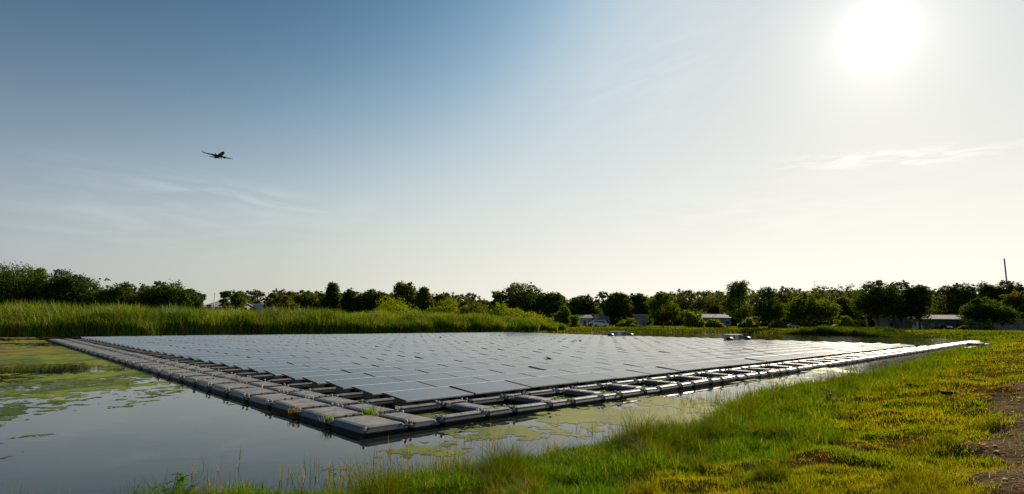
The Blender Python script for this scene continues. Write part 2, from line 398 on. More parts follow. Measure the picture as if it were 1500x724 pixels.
# ------------------------------------------------------------------ grass blades
def blades(name, x, y, z, hgt_, wid, lean, col, m, segs=2, tipcol=1.25):
    n = len(x); a = rng.uniform(0, 2*np.pi, n); fa = a+rng.normal(0, .5, n)+np.pi/2
    d = np.stack([np.cos(a), np.sin(a)], 1)*lean[:, None]; wv = np.stack([np.cos(fa), np.sin(fa)], 1)*wid[:, None]*.5
    base = np.stack([x, y], 1)
    vs = []; cs = []
    T = [0, .5, 1.0] if segs == 2 else [0, .35, .7, 1.0]
    for t in T:
        p = base+d*hgt_[:, None]*(t**1.8); zz = z+hgt_*(t-.28*lean*t**2)
        w = (1-t)**.6 if t < 1 else 0
        if t < 1:
            vs.append(np.concatenate([p-wv*w, zz[:, None]], 1)); vs.append(np.concatenate([p+wv*w, zz[:, None]], 1))
            cs += [col, col]
        else:
            vs.append(np.concatenate([p, zz[:, None]], 1)); cs.append(col)
    k = len(vs); vv = np.stack(vs, 1).reshape(-1, 3); cc = np.stack(cs, 1).reshape(-1, 3)
    b = np.arange(n)[:, None]*k; fs = []
    for i in range(len(T)-2):
        fs.append(b+np.array([[2*i, 2*i+1, 2*i+3]])); fs.append(b+np.array([[2*i, 2*i+3, 2*i+2]]))
    i = len(T)-2; fs.append(b+np.array([[2*i, 2*i+1, 2*i+2]]))
    return np_mesh(name, vv, np.concatenate(fs), m, cc)
def scatter(n, r0, r1, a0=-68, a1=72, p=1.3):
    # more blades close by: density falls with distance
    u = rng.random(n); q = 1-p
    r = (r0**q+u*(r1**q-r0**q))**(1/q)
    a = np.radians(rng.uniform(a0, a1, n)); return r*np.sin(a), r*np.cos(a), r
def mixc(c1, c2, t): return np.array(c1)*(1-t[:, None])+np.array(c2)*t[:, None]
# short bank turf
x, y, r = scatter(1300000, 2.6, 120, p=1.5)
sd = sdn(x, y); pf = path_f(x, y)
cl = fbm(x*2.2, y*2.2, 101, 3); brn = smooth(.50, .64, fbm(x*.75, y*.75+3, 57, 5)+.05*smooth(1, 8, x-y*.5+2))*smooth(1.5, 4, sd)
keep = (sd > .15) & (rng.random(len(x)) < smooth(.42, -.25, pf)+.035) & (rng.random(len(x)) < 1-.62*brn)
x, y, r, sd, cl, brn, pf = [q[keep] for q in (x, y, r, sd, cl, brn, pf)]
h = (.035+.10*cl**2+.05*rng.random(len(x))**2)*(1-.45*brn); h *= np.clip((r/9)**.45, 1, 2.6)
tall = smooth(3.2, .6, sd+(fbm(x*.6, y*.6, 111, 3)-.5)*2.2)
tuft = smooth(.60, .70, fbm(x*1.3, y*1.3, 151, 4))*(r < 60); h = h*(1+1.2*tall)*(1+1.7*tuft)
w = .0065*np.clip((r/7)**.85, 1, 9)*rng.uniform(.6, 1.4, len(x))
t1 = rng.random(len(x)); t2 = smooth(.3, .7, fbm(x*.5, y*.5, 41, 4))
c = mixc((.10, .23, .003), (.34, .34, .004), np.clip(t1*.5+t2*.6, 0, 1))
dry = (rng.random(len(x)) < (.10+.45*brn))[:, None]
c = np.where(dry, mixc((.26, .13, .02), (.40, .27, .08), rng.random(len(x))), c)
c = c*(1-tall[:, None]*.5)+np.array([.04, .15, .006])*tall[:, None]*.5; c = c*(1-.45*tuft[:, None])
z = hgt(x, y)-.01
tag(obj('lawn_grass', blades('lawn_grass', x, y, z, h, w, rng.uniform(.2, 1.3, len(x)), c, M['grass'])),
    'short sunlit turf with brown patches covering the bank', 'grass', kind='stuff')
# lush tall grass along the waterline
x, y, r = scatter(520000, 5.5, 110, p=1.5)
sd = sdn(x, y); ph = fbm(x*.55, y*.55, 111, 3)
edge = 1.9+(ph-.5)*2.4
dens = smooth(edge+.9, edge-.6, sd)*smooth(-.55, .1, sd+(fbm(x*1.1, y*1.1, 119, 3)-.5)*.9)*np.where(y > 60, .6, 1)
keep = (rng.random(len(x)) < dens) & ~((y > 60) & (x < 20))
x, y, r, sd = [q[keep] for q in (x, y, r, sd)]
cl = fbm(x*1.5, y*1.5, 121, 3)
h = (.12+.42*cl**1.6)*rng.uniform(.55, 1.2, len(x))*np.clip((r/16)**.3, .9, 1.4)
w = .010*np.clip((r/8)**.8, 1, 6)*rng.uniform(.6, 1.5, len(x))
c = mixc((.035, .12, .005), (.11, .21, .008), np.clip(cl*1.4-.3+rng.normal(0, .25, len(x)), 0, 1))
dry = (rng.random(len(x)) < .05)[:, None]; c = np.where(dry, np.array([.32, .26, .10]), c)
z = np.maximum(hgt(x, y, sd), -.1)-.01
tag(obj('shore_grass', blades('shore_grass', x, y, z, h, w, rng.uniform(.1, .8, len(x)), c, M['grass'], 3)),
    'lush tall green grass lining the waterline of the bank', 'grass', kind='stuff')
# thin stems standing in the shallows
x, y, r = scatter(150000, 7, 45, p=1.2)
sd = sdn(x, y); cl = fbm(x*1.3, y*1.3, 131, 3)
keep = (sd < 0.1) & (sd > -2.6) & (rng.random(len(x)) < smooth(-2.6, 0, sd)**1.6*smooth(.45, .62, cl)*.75) & (y > 6)
lu = (x-A0[0])*U[0]+(y-A0[1])*U[1]; lv = (x-A0[0])*V[0]+(y-A0[1])*V[1]
keep &= ~((lu > -.3) & (lv > -.4))
x, y, r = x[keep], y[keep], r[keep]
h = rng.uniform(.10, .38, len(x)); w = .009*np.clip((r/9)**.7, 1, 3)*rng.uniform(.6, 1.4, len(x))
c = mixc((.08, .12, .02), (.24, .22, .06), rng.random(len(x)))
tag(obj('water_weeds', blades('water_weeds', x, y, np.full(len(x), -.03), h, w, rng.uniform(.05, .7, len(x)), c, M['grass'], 3)),
    'sparse weed stems poking out of the shallow water', 'weeds', kind='stuff')
# dry leaf litter and chips on the turf and the track
x, y, r = scatter(60000, 3, 40, -5, 60, p=1.6)
sd = sdn(x, y); pf = path_f(x, y); keep = (sd > 2) & (rng.random(len(x)) < np.where(pf > -.2, .9, .12)*smooth(.35, .6, fbm(x*1.8, y*1.8, 161, 3)))
x, y, r = x[keep], y[keep], r[keep]; n = len(x); p0 = np.stack([x, y, hgt(x, y)+.022], 1); a = rng.uniform(0, 6.28, n); sz = rng.uniform(.010, .032, n)*np.clip(r/9, .9, 2)
e1 = np.stack([np.cos(a)*sz, np.sin(a)*sz, rng.uniform(-.4, .4, n)*sz], 1); e2 = np.stack([-np.sin(a)*sz*.45, np.cos(a)*sz*.45, rng.uniform(-.3, .3, n)*sz], 1)
lv_ = np.stack([p0-e1, p0-e2, p0+e1, p0+e2], 1).reshape(-1, 3); lc_ = np.repeat(mixc((.22, .14, .06), (.62, .52, .36), rng.random(n)), 4, 0)
tag(obj('leaf_litter', np_mesh('leaf_litter', lv_, np.arange(n*4).reshape(-1, 4), M['grass'], lc_)), 'dry tan leaf litter scattered over the track and turf', 'leaf litter', kind='stuff')
# meadow grass behind the pond
x, y, r = scatter(190000, 95, 330, -52, 62, p=1.9)
sd = sdn(x, y); keep = (sd > .1) & (y > 60)
x, y, r, sd = x[keep], y[keep], r[keep], sd[keep]
cl = fbm(x*.12, y*.12, 141, 3)
h = .22+.55*smooth(.5, .75, cl)*rng.random(len(x)); w = rng.uniform(.1, .26, len(x))
c = mixc((.07, .14, .008), (.18, .20, .015), np.clip(fbm(x*.07, y*.07, 143, 3)*1.6-.3+rng.normal(0, .15, len(x)), 0, 1))
tag(obj('meadow_grass', blades('meadow_grass', x, y, hgt(x, y)-.02, h, w, rng.uniform(.3, 1.4, len(x)), c, M['grass'])),
    'sunlit meadow grass on the far side of the pond', 'grass', kind='stuff')

# ------------------------------------------------------------------ reeds
def reeds(name, label, line, depth, hh, n, dark=1.0, seed=0, yel=.5):
    line = np.array(line, float); seg = np.diff(line, axis=0); L_ = np.hypot(seg[:, 0], seg[:, 1]); cum = np.concatenate([[0], np.cumsum(L_)])
    t = rng.random(n)*cum[-1]; k = np.searchsorted(cum, t)-1; k = np.clip(k, 0, len(seg)-1); f_ = (t-cum[k])/L_[k]
    p = line[k]+seg[k]*f_[:, None]; nrm = np.stack([-seg[k][:, 1], seg[k][:, 0]], 1)/L_[k][:, None]
    off = depth*rng.random(n)**1.3+(fbm(t*.25, t*0, seed, 3)-.5)*2.6
    x, y = p[:, 0]+nrm[:, 0]*off, p[:, 1]+nrm[:, 1]*off
    hv = np.interp(t/cum[-1], np.linspace(0, 1, len(hh)), hh)
    prof = smooth(-.8, 2.5, off)*.35+.65
    h = hv*prof*(.55+.62*fbm(x*.4, y*.4, seed+3, 4))*rng.uniform(.72, 1.08, n)
    w = rng.uniform(.05, .13, n)*np.clip(np.hypot(x, y)/90, .8, 1.5)
    tone = fbm(x*.22, y*.22, seed+5, 3)
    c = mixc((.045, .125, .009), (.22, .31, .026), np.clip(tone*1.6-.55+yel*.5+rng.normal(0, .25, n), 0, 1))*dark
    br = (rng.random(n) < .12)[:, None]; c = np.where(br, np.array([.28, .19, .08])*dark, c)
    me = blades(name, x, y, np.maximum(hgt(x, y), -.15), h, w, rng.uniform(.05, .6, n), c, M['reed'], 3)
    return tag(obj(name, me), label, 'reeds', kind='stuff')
RL = [(x*.939, y*.939) for x, y in [(-118, 34), (-92, 48), (-74, 58.5), (-60.5, 67.5), (-49, 74.5), (-38, 85.5), (-29, 93), (-18, 102.5), (-6, 112.5), (3, 121), (9.5, 131), (13.5, 138.5)]]
reeds('reed_bed', 'tall yellow green reed bed along the far left edge of the pond', RL, 9, [5.2, 5.1, 5.0, 4.5, 3.8, 3.9, 4.0, 4.0, 3.8, 3.8, 3.6, 3.2, 2.4], 95000, 1.0, 201)
reeds('reed_clump', 'dark shaded reed thicket on the far right shore below the big spreading tree', [(x*.939, y*.939) for x, y in [(81.5, 110), (78.5, 120), (75.5, 128.5), (70, 136)]][::-1], -8, [.9, 2.8, 3.7, 3.5, 3.0, 3.2, 2.0, .8], 15000, .6, 231, .1)  # leaves darkened: shade of the backlit thicket put into their colour

# ------------------------------------------------------------------ trees
def crown_mesh(name, lobes, nleaf, size, m, c1, c2, seed, airy=0.0):
    g = np.random.default_rng(seed); lobes = np.array(lobes, float)  # cx,cy,cz,rx,ry,rz
    wt = lobes[:, 3]*lobes[:, 5]; wt /= wt.sum()
    pts = []; outn = []; need = nleaf
    # twig clumps on the lobes, leaves round each clump
    ncl = max(12, nleaf//26)
    k = g.choice(len(lobes), ncl, p=wt); d = g.normal(size=(ncl, 3)); d /= np.linalg.norm(d, axis=1)[:, None]
    rad = g.uniform(.45, 1.02, ncl)**.6
    cc = lobes[k, :3]+d*lobes[k, 3:]*rad[:, None]
    keep = g.random(ncl) > airy*.6
    cc, k, d = cc[keep], k[keep], d[keep]; ncl = len(cc)
    per = nleaf//max(1, ncl); cs = lobes[k, 3:].mean(1)*g.uniform(.16, .34, ncl)*(1-.3*airy)
    p = np.repeat(cc, per, 0)+g.normal(size=(ncl*per, 3))*np.repeat(cs, per)[:, None]*np.array([1, 1, .75])*.62
    n = len(p); s = size*g.uniform(.55, 1.35, n)
    a = g.normal(size=(n, 3)); a /= np.linalg.norm(a, axis=1)[:, None]; b = np.cross(a, g.normal(size=(n, 3))); b /= np.linalg.norm(b, axis=1)[:, None]
    a *= s[:, None]*.5; b *= (s*g.uniform(.4, .8, n))[:, None]*.5
    v = np.stack([p-a, p-b*.9, p+a, p+b*.9], 1).reshape(-1, 3)
    f_ = np.arange(n*4).reshape(-1, 4)
    tone = np.clip(np.repeat(g.random(ncl), per)*.7+g.normal(0, .2, n)+.15, 0, 1)[:, None]
    col = np.repeat(np.array(c1)*(1-tone)+np.array(c2)*tone, 4, 0)
    return np_mesh(name, v, f_, m, col)
M['leaf'] = leafmat('tree_leaves', None, .48, (1.6, 1.35, .3), .04)
DK = ((.026, .055, .011), (.085, .125, .022)); MD = ((.045, .095, .013), (.13, .17, .027)); LT = ((.09, .18, .007), (.27, .31, .014)); OL = ((.06, .09, .018), (.16, .165, .035)); GY = ((.045, .07, .028), (.10, .12, .05))  # GY: haze over the far trees put into greyer leaf colours
def tree(name, label, cat, x, Y, ytop, w_px, kind='oak', cols=DK, seed=0, group='trees round the pond', low=None, leaf=None, n=None):
    g = np.random.default_rng(seed+500)
    cx, cy, ztop = at(x, Y, ytop); zb = float(hgt(np.array([cx]), np.array([cy]))[0])
    Ht = ztop-zb; W = w_px*(1.42 if x < 300 else 1.3)/F*Y
    root = empty(name, (cx, cy, zb-.02)); tag(root, label, cat, group)
    lobes = []
    if kind == 'oak':
        lo = .12 if low is None else low
        for i in range(15):
            a = g.uniform(0, 2*math.pi); q = g.uniform(.1, 1)**.5
            rx = W*g.uniform(.17, .26); px = math.cos(a)*q*(W/2-rx*.8); py = math.sin(a)*q*(W/2-rx*.8)
            rz = Ht*g.uniform(.15, .23)
            e = math.sqrt(max(0, 1-(q*.92)**2)); zt = Ht*(lo+.16)+(Ht*(.84-lo))*e*g.uniform(.6, 1)
            lobes.append((px, py, min(zt-rz*.6, Ht-rz), rx, rx, rz))
        lobes.append((g.uniform(-.12, .12)*W, 0, Ht*.83, W*.2, W*.2, Ht*.165))
        lobes.append((0, 0, Ht*(lo+.32), W*.38, W*.36, Ht*.24))
        for i in range(9):
            a = g.uniform(0, math.pi); rx = W*g.uniform(.05, .1); lobes.append((math.cos(a)*W*.5*g.uniform(.6, 1), g.uniform(-.3, .3)*W, Ht*(.5+.48*math.sin(a)*g.uniform(.75, 1)), rx, rx, rx*.8))
        nl, sz, airy = 26000, .36, .0
    elif kind == 'airy':
        lo = .3
        for i in range(9):
            a = g.uniform(0, 2*math.pi); q = g.uniform(.2, 1)
            rx = W*g.uniform(.1, .2); zz = Ht*g.uniform(.45, .93)
            lobes.append((math.cos(a)*q*(W/2-rx), math.sin(a)*q*(W/2-rx), zz, rx, rx, Ht*.085))
        lobes.append((0, 0, Ht*.9, W*.22, W*.22, Ht*.1))
        nl, sz, airy = 7000, .32, .35
    elif kind == 'oval':
        lo = .1 if low is None else low
        for i in range(14):
            a = g.uniform(0, 2*math.pi); t = g.random(); prof = math.sin(math.pi*(.18+.75*t))**.7
            rx = W*g.uniform(.17, .25); q = max(0, W/2*prof-rx*.8)
            lobes.append((math.cos(a)*q, math.sin(a)*q, Ht*(lo+.1+t*(.82-lo)), rx, rx, Ht*.12))
        lobes.append((0, 0, Ht*.88, W*.18, W*.18, Ht*.12)); lobes.append((0, 0, Ht*.5, W*.36, W*.36, Ht*.34))
        nl, sz, airy = 15000, .34, .05
    else:  # bush
        lo = .0
        for i in range(12):
            a = g.uniform(0, 2*math.pi); q = g.random()**.6; rx = W*g.uniform(.13, .2)
            e = math.sqrt(max(.05, 1-q*q)); rz = Ht*g.uniform(.2, .28)
            lobes.append((math.cos(a)*q*(W/2-rx*.7), math.sin(a)*q*(W/2-rx*.7), max(Ht*e*g.uniform(.45, 1)-rz, rz*.6), rx, rx, rz))
        lobes.append((0, 0, Ht*.35, W*.3, W*.3, Ht*.34)); lobes.append((g.uniform(-.2, .2)*W, 0, Ht*.76, W*.15, W*.15, Ht*.22))
        for i in range(7): lobes.append((g.uniform(-.5, .5)*W, g.uniform(-.4, .4)*W, Ht*g.uniform(.1, .6), W*.1, W*.1, Ht*g.uniform(.12, .25)))
        nl, sz, airy = 17000, .3, .0
    sz = (leaf or sz)*np.clip(Y/130, .7, 1.6); nl = n or nl
    tr = MB(); r0 = max(.08, Ht*.022) if kind != 'bush' else .07
    fork = Ht*(.24 if kind == 'airy' else .2) if kind != 'bush' else .3
    lean = g.uniform(-.04, .04)*Ht
    tr.tube([(0, 0, -.15), (lean*.3, 0, fork*.5), (lean, lean*.5, fork)], [r0*1.35, r0, r0*.85], 8)
    order = sorted(range(len(lobes)), key=lambda i: -lobes[i][3])[:9 if kind in ('oak', 'airy') else 6]
    for i in order:
        l = lobes[i]; e = (l[0], l[1], max(l[2], fork*1.1)); mid = (lean+(e[0]-lean)*.45, e[1]*.45, fork+(e[2]-fork)*.62)
        tr.tube([(lean, lean*.5, fork*.97), mid, e], [r0*.6, r0*.36, r0*.1], 6)
    tr.build('trunk', M['bark'], root, True)
    me = crown_mesh('crown', lobes, nl, sz, M['leaf'], *cols, seed, airy); obj('crown', me, root)
    return root
LG = 'trees on the left beyond the reeds'; MG = 'trees in the middle beyond the reeds'; RG = 'trees on the far right shore'; HG = 'hazy trees at the back'
TR = [
 ('oak_tree', 'tallest broad oak beyond the reeds, cut off by the left frame edge', 22, 118, 383, 82, 'oak', DK, LG),
 ('oak_tree', 'round oak crown right next to the tallest oak on the left', 56, 122, 392, 44, 'oak', MD, LG),
 ('oak_tree', 'spiky topped dark oak standing over the parked cars beyond the reeds', 92, 120, 395, 50, 'oak', DK, LG),
 ('oak_tree', 'dark oak with a stepped right side left of the dip in the left tree row', 128, 122, 402, 50, 'oak', DK, LG),
 ('oak_tree', 'lower round oak right of the dip in the left tree row', 178, 120, 415, 50, 'oak', DK, LG),
 ('oak_tree', 'small round oak in the middle of the low group beyond the reeds', 212, 124, 416, 36, 'oak', OL, LG),
 ('oak_tree', 'broad dark oak at the right of the low group, beside the sign box', 249, 119, 412, 60, 'oak', DK, LG),
 ('oak_tree', 'sloping dark oak closing the low group above the pale warehouse roof', 280, 121, 423, 32, 'oak', DK, LG),
 ('young_tree', 'thin young tree just right of the bare pole and pale warehouse', 330, 124, 426, 22, 'airy', MD, LG),
 ('young_tree', 'small bushy tree in front of the low white warehouse', 349, 118, 430, 22, 'oval', MD, LG),
 ('round_tree', 'grey green round tree right of the white warehouse wall', 415, 150, 433, 36, 'oak', OL, MG),
 ('round_tree', 'mid green tree directly left of the dark tall round crown', 448, 160, 427, 40, 'oak', MD, MG),
 ('dark_tree', 'dark tall round crown rising above the middle woodland on the left', 486, 152, 414, 26, 'oak', DK, MG),
 ('dark_tree', 'narrow dark pointed tree beside the dark tall round crown', 513, 150, 422, 18, 'oval', DK, MG),
 ('dark_tree', 'wide dark tree behind the left side of the bright willow bush', 543, 155, 427, 52, 'oak', DK, MG),
 ('feathery_tree', 'feathery tree rising highest behind the bright willow bush', 592, 160, 411, 32, 'oak', MD, MG),
 ('feathery_tree', 'smaller feathery tree right behind the bright willow bush', 621, 158, 420, 22, 'oak', MD, MG),
 ('willow_bush', 'large bright yellow green willow bush above the middle reeds', 585, 122, 433, 88, 'bush', LT, MG),
 ('bare_tree', 'thin sparse tree sticking out above the low yellow bushes', 647, 150, 431, 20, 'airy', OL, MG),
 ('green_bush', 'low rounded yellow green bush right of the bright willow bush', 655, 128, 437, 52, 'bush', LT, MG),
 ('green_bush', 'low wide olive bush between yellow bush and big spreading oak', 697, 132, 441, 62, 'bush', OL, MG),
 ('green_bush', 'yellow green bush at the left foot of the big spreading oak', 742, 136, 440, 48, 'bush', LT, MG),
 ('oak_tree', 'big spreading oak with see-through crown in the centre of the skyline', 766, 158, 413, 74, 'oak', DK, MG),
 ('oak_tree', 'dense dark tree merging into the right side of the central spreading oak', 803, 152, 429, 52, 'oak', DK, MG),
 ('oak_tree', 'airy left limb tree beside the central spreading oak', 732, 162, 430, 28, 'airy', DK, MG),
 ('bright_bush', 'brightest lime bush sloping down at the right end of the reeds', 770, 134, 451, 84, 'bush', ((.12, .2, .012), (.24, .27, .02)), MG),
 ('green_bush', 'small olive bush closing the right end of the reed bed', 822, 141, 446, 26, 'bush', MD, MG),
 ('dark_tree', 'dark round tree behind the small white house', 850, 215, 433, 42, 'oak', DK, RG),
 ('airy_tree', 'see-through airy tree above the flag on the far shore', 883, 230, 428, 26, 'airy', DK, RG),
 ('dark_tree', 'dark two topped tree right of the flag', 907, 205, 429, 36, 'oak', DK, RG),
 ('dark_tree', 'dark tree standing over the small white carport', 932, 215, 430, 38, 'oak', DK, RG),
 ('round_tree', 'dense egg shaped tree at the water edge left of the grey roofed house', 970, 160, 429, 40, 'oval', MD, RG),
 ('small_tree', 'small bright bushy tree left of the grey roofed house', 1014, 175, 451, 24, 'bush', LT, RG),
 ('round_tree', 'tallest egg shaped tree on far shore, right of the grey roofed house', 1083, 172, 412, 42, 'oval', MD, RG),
 ('shore_tree', 'ragged tree at the water edge with gaps, right of the tallest egg shaped tree', 1123, 156, 421, 38, 'oval', DK, RG),
 ('round_tree', 'wide dome shaped dark tree right of the ragged water edge tree', 1183, 185, 432, 66, 'oak', MD, RG),
 ('olive_tree', 'olive tree between the dome shaped tree and the largest spreading tree', 1236, 200, 436, 36, 'oak', OL, RG),
 ('spreading_tree', 'left lobe of the largest dark spreading trees above the dark reeds', 1283, 172, 411, 62, 'oak', DK, RG),
 ('spreading_tree', 'middle crown of the largest dark spreading trees above the dark reeds', 1314, 176, 413, 52, 'oak', DK, RG),
 ('spreading_tree', 'right crown of the largest dark spreading trees, over the long building end', 1342, 174, 418, 40, 'oak', DK, RG),
 ('airy_tree', 'see-through tree behind the long green building', 1386, 240, 419, 34, 'airy', DK, RG),
 ('backing_tree', 'round tree behind the long green building, left of its neighbour twin', 1406, 235, 415, 34, 'oak', DK, RG),
 ('backing_tree', 'round tree behind the right half of the long green building', 1435, 230, 413, 42, 'oak', DK, RG),
 ('backing_tree', 'dark tree with the tall mast rising behind it', 1472, 225, 410, 38, 'oak', DK, RG),
 ('backing_tree', 'tree cut off by the right frame edge behind the second green building', 1503, 222, 417, 34, 'oak', MD, RG),
 ('front_tree', 'low dark spreading tree between the two green buildings', 1438, 168, 436, 60, 'oak', DK, RG),
 ('front_tree', 'olive tree overhanging the second green building at the right edge', 1492, 176, 428, 46, 'oak', OL, RG),
 ('small_bush', 'small sunlit bush by the wall of the grey roofed house', 1043, 180, 468, 26, 'bush', LT, RG),
 ('small_bush', 'bright small bush between the two tall shore trees', 1096, 176, 466, 22, 'bush', LT, RG),
 ('small_bush', 'bright small bush right behind the ragged water edge tree', 1139, 178, 467, 20, 'bush', LT, RG),
 ('small_bush', 'yellow green bush below the carport on the far shore', 920, 172, 466, 26, 'bush', LT, RG),
 ('small_bush', 'pale bush at the left foot of the largest spreading tree', 1239, 160, 462, 22, 'bush', LT, RG),
 ('small_bush', 'small green bush left of the small white house', 838, 160, 462, 24, 'bush', LT, RG),
 ('small_bush', 'small round bush in front of the long green building', 1412, 170, 477, 12, 'bush', LT, RG),
 ('small_bush', 'small bush at the left corner of the second green building', 1447, 158, 467, 10, 'bush', LT, RG),
]
for i, (nm, lb, x_, Y_, yt, wp, kd, cl_, gr) in enumerate(TR):
    cat = 'bush' if kd == 'bush' and 'tree' not in nm else 'tree'
    tree(nm, lb, cat, x_, Y_, yt, wp, kd, cl_, seed=i*13+5, group=gr, low=.16 if nm in ('dark_tree', 'feathery_tree', 'round_tree', 'spreading_tree') else None)
# the row of trees farther back, each told apart by what stands before it
BT = [(1000, 425, 40, 'grey hazy tree behind the egg shaped water edge tree'), (1030, 426, 38, 'grey hazy tree above the grey roofed house'), (1056, 427, 34, 'grey hazy tree behind the street lamp'),
      (1150, 419, 34, 'hazy tree behind the gap right of the ragged tree'), (1172, 422, 34, 'hazy tree straight behind the dome shaped tree'), (1202, 420, 36, 'hazy tree below the thin antenna'),
      (1232, 417, 44, 'wide flat topped hazy tree behind the olive tree'), (1256, 424, 30, 'hazy tree left behind the largest spreading trees'), (960, 434, 30, 'hazy tree just left behind the egg shaped tree')]
for i, (x_, yt, wp, lb) in enumerate(BT):
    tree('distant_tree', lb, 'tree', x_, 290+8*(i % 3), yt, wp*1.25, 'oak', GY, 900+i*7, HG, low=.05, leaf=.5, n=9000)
# far wood that reads as one mass
def wood(name, label, spans, cols, Y0, seed):
    g = np.random.default_rng(seed); lobes = []
    for (x0, x1, yt0, yt1) in spans:
        x = x0
        while x < x1:
            yt = yt0+(yt1-yt0)*(x-x0)/(x1-x0)+g.uniform(-1.5, 3.0); Yd = Y0+g.uniform(-12, 22)
            cx, cy, zt = at(x, Yd, yt); rx = g.uniform(2.6, 5.2)
            lobes.append((cx, cy, zt-2.4, rx, rx, 2.6)); lobes.append((cx+g.uniform(-2, 2), cy, zt*.55, rx*1.1, rx, zt*.35)); lobes.append((cx, cy-3, 2.0, rx*1.1, rx, 2.4))
            x += g.uniform(5, 9)
    me = crown_mesh(name, lobes, 300000, 1.15, M['leaf'], *cols, seed, .0)
    tag(obj(name, me), label, 'woodland', kind='stuff')
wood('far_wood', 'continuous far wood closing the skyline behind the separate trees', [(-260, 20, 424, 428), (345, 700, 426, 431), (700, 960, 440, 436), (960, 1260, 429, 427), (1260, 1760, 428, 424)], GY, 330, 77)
wood('scrub_belt', 'low dark scrub filling the ground between the far shore trees', [(330, 560, 446, 448), (560, 720, 438, 441), (720, 860, 446, 446), (893, 1026, 456, 456), (1070, 1095, 455, 455), (1110, 1336, 452, 452), (1360, 1500, 448, 446)], DK, 262, 78)

# ------------------------------------------------------------------ solar panels
PL, PW, TILT, PU, PV_ = 2.185, 1.20, R(5), 2.23, 1.65
NC, NR = 26, 34
U0, V0 = 2.35, 1.98
fm = MB()
t_ = .038; b_ = .045
# frame as four rails
fm.box(0, PL, 0, .014, 0, t_).box(0, PL, PW-b_, PW, 0, t_).box(0, .010, .014, PW-b_, 0, t_).box(PL-.010, PL, .014, PW-b_, 0, t_)
frame_me = fm.mesh('frame'); frame_me.materials.append(M['alu']); frame_me.materials.append(M['rail'])
for p_ in frame_me.polygons:
    if p_.index >= 12: p_.material_index = 1
glass_me = MB().box(.010, PL-.010, .014, PW-b_, .006, t_-.003).mesh('glass_face'); glass_me.materials.append(M['glass'])
_a = glass_me.attributes.new('puv', 'FLOAT_VECTOR', 'POINT'); _a.data.foreach_set('vector', np.array([v.co[:] for v in glass_me.vertices], np.float32).ravel())
fl = MB().box(.25, PL-.25, .1, PW-.15, -.30, -.05, .06, .06)
fl.box(.4, .62, .02, .12, -.2, -.005).box(PL-.62, PL-.4, .02, .12, -.2, -.005).box(.5, .62, PW-.2, PW-.08, -.3, -.005).box(PL-.62, PL-.5, PW-.2, PW-.08, -.3, -.005)
float_me = fl.mesh('support_float'); float_me.materials.append(M['black'])
cells = []
for r_ in range(NR):
    for c_ in range(NC):
        p = uv(U0+PU*c_+PL/2, V0+PV_*r_+.6)
        cells.append((math.hypot(p[0], p[1]), r_, c_))
cells.sort(); near = cells[:300]; far = cells[300:]
def panel_matrix(r_, c_):
    h1 = float(fbm(np.array([c_*.45]), np.array([r_*.5]), 301, 3)[0])-.5
    h2 = float(vnoise(np.array([c_*1.7+.3]), np.array([r_*1.3+.1]), 307))-.5
    h3 = float(vnoise(np.array([c_*2.7+.3]), np.array([r_*2.3+.1]), 317))-.5
    o = uv(U0+PU*c_+h3*.02, V0+PV_*r_+(h2)*.05)
    return Matrix.Translation((o[0], o[1], .285+h1*.04)) @ Matrix.Rotation(ANG, 4, 'Z') @ Matrix.Rotation(h2*R(.5), 4, 'Y') @ Matrix.Rotation(TILT+h1*R(1.4)+h3*R(.7), 4, 'X')
for d_, r_, c_ in near:
    root = empty('solar_panel'); root.matrix_world = panel_matrix(r_, c_)
    a = 'solar panel %s from the left walkway in the %s row from the bank' % (ordw(c_+1), ordw(r_+1))
    tag(root, a, 'solar panel', 'solar panels of the floating array')
    obj('frame', frame_me, root); obj('glass_face', glass_me, root); obj('support_float', float_me, root)
fv = []; ff = []; mi = []; nv = 0; pu_ = []
src = [(frame_me, 0), (glass_me, 1), (float_me, 2)]
geo = []
for me_, k in src:
    geo.append((np.array([v.co[:] for v in me_.vertices]), [tuple(p.vertices) for p in me_.polygons], k))
for d_, r_, c_ in far:
    mw = np.array(panel_matrix(r_, c_))
    for vv, pp, k in geo:
        w_ = vv@mw[:3, :3].T+mw[:3, 3]; fv.append(w_); pu_.append(vv); ff += [tuple(i+nv for i in p) for p in pp]; mi += ([0]*12+[3]*12 if k == 0 else [k]*len(pp)); nv += len(vv)
me = bpy.data.meshes.new('solar_panel_field'); me.from_pydata(np.concatenate(fv).tolist(), [], ff)
gf = M['glass']
me.materials.append(M['alu']); me.materials.append(gf); me.materials.append(M['black']); me.materials.append(M['rail']); me.polygons.foreach_set('material_index', mi); me.update()
_a = me.attributes.new('puv', 'FLOAT_VECTOR', 'POINT'); _a.data.foreach_set('vector', np.concatenate(pu_).astype(np.float32).ravel())
tag(obj('solar_panel_field', me), 'the remaining rows of solar panels in the far part of the floating array', 'solar panels', 'solar panels of the floating array', 'stuff')

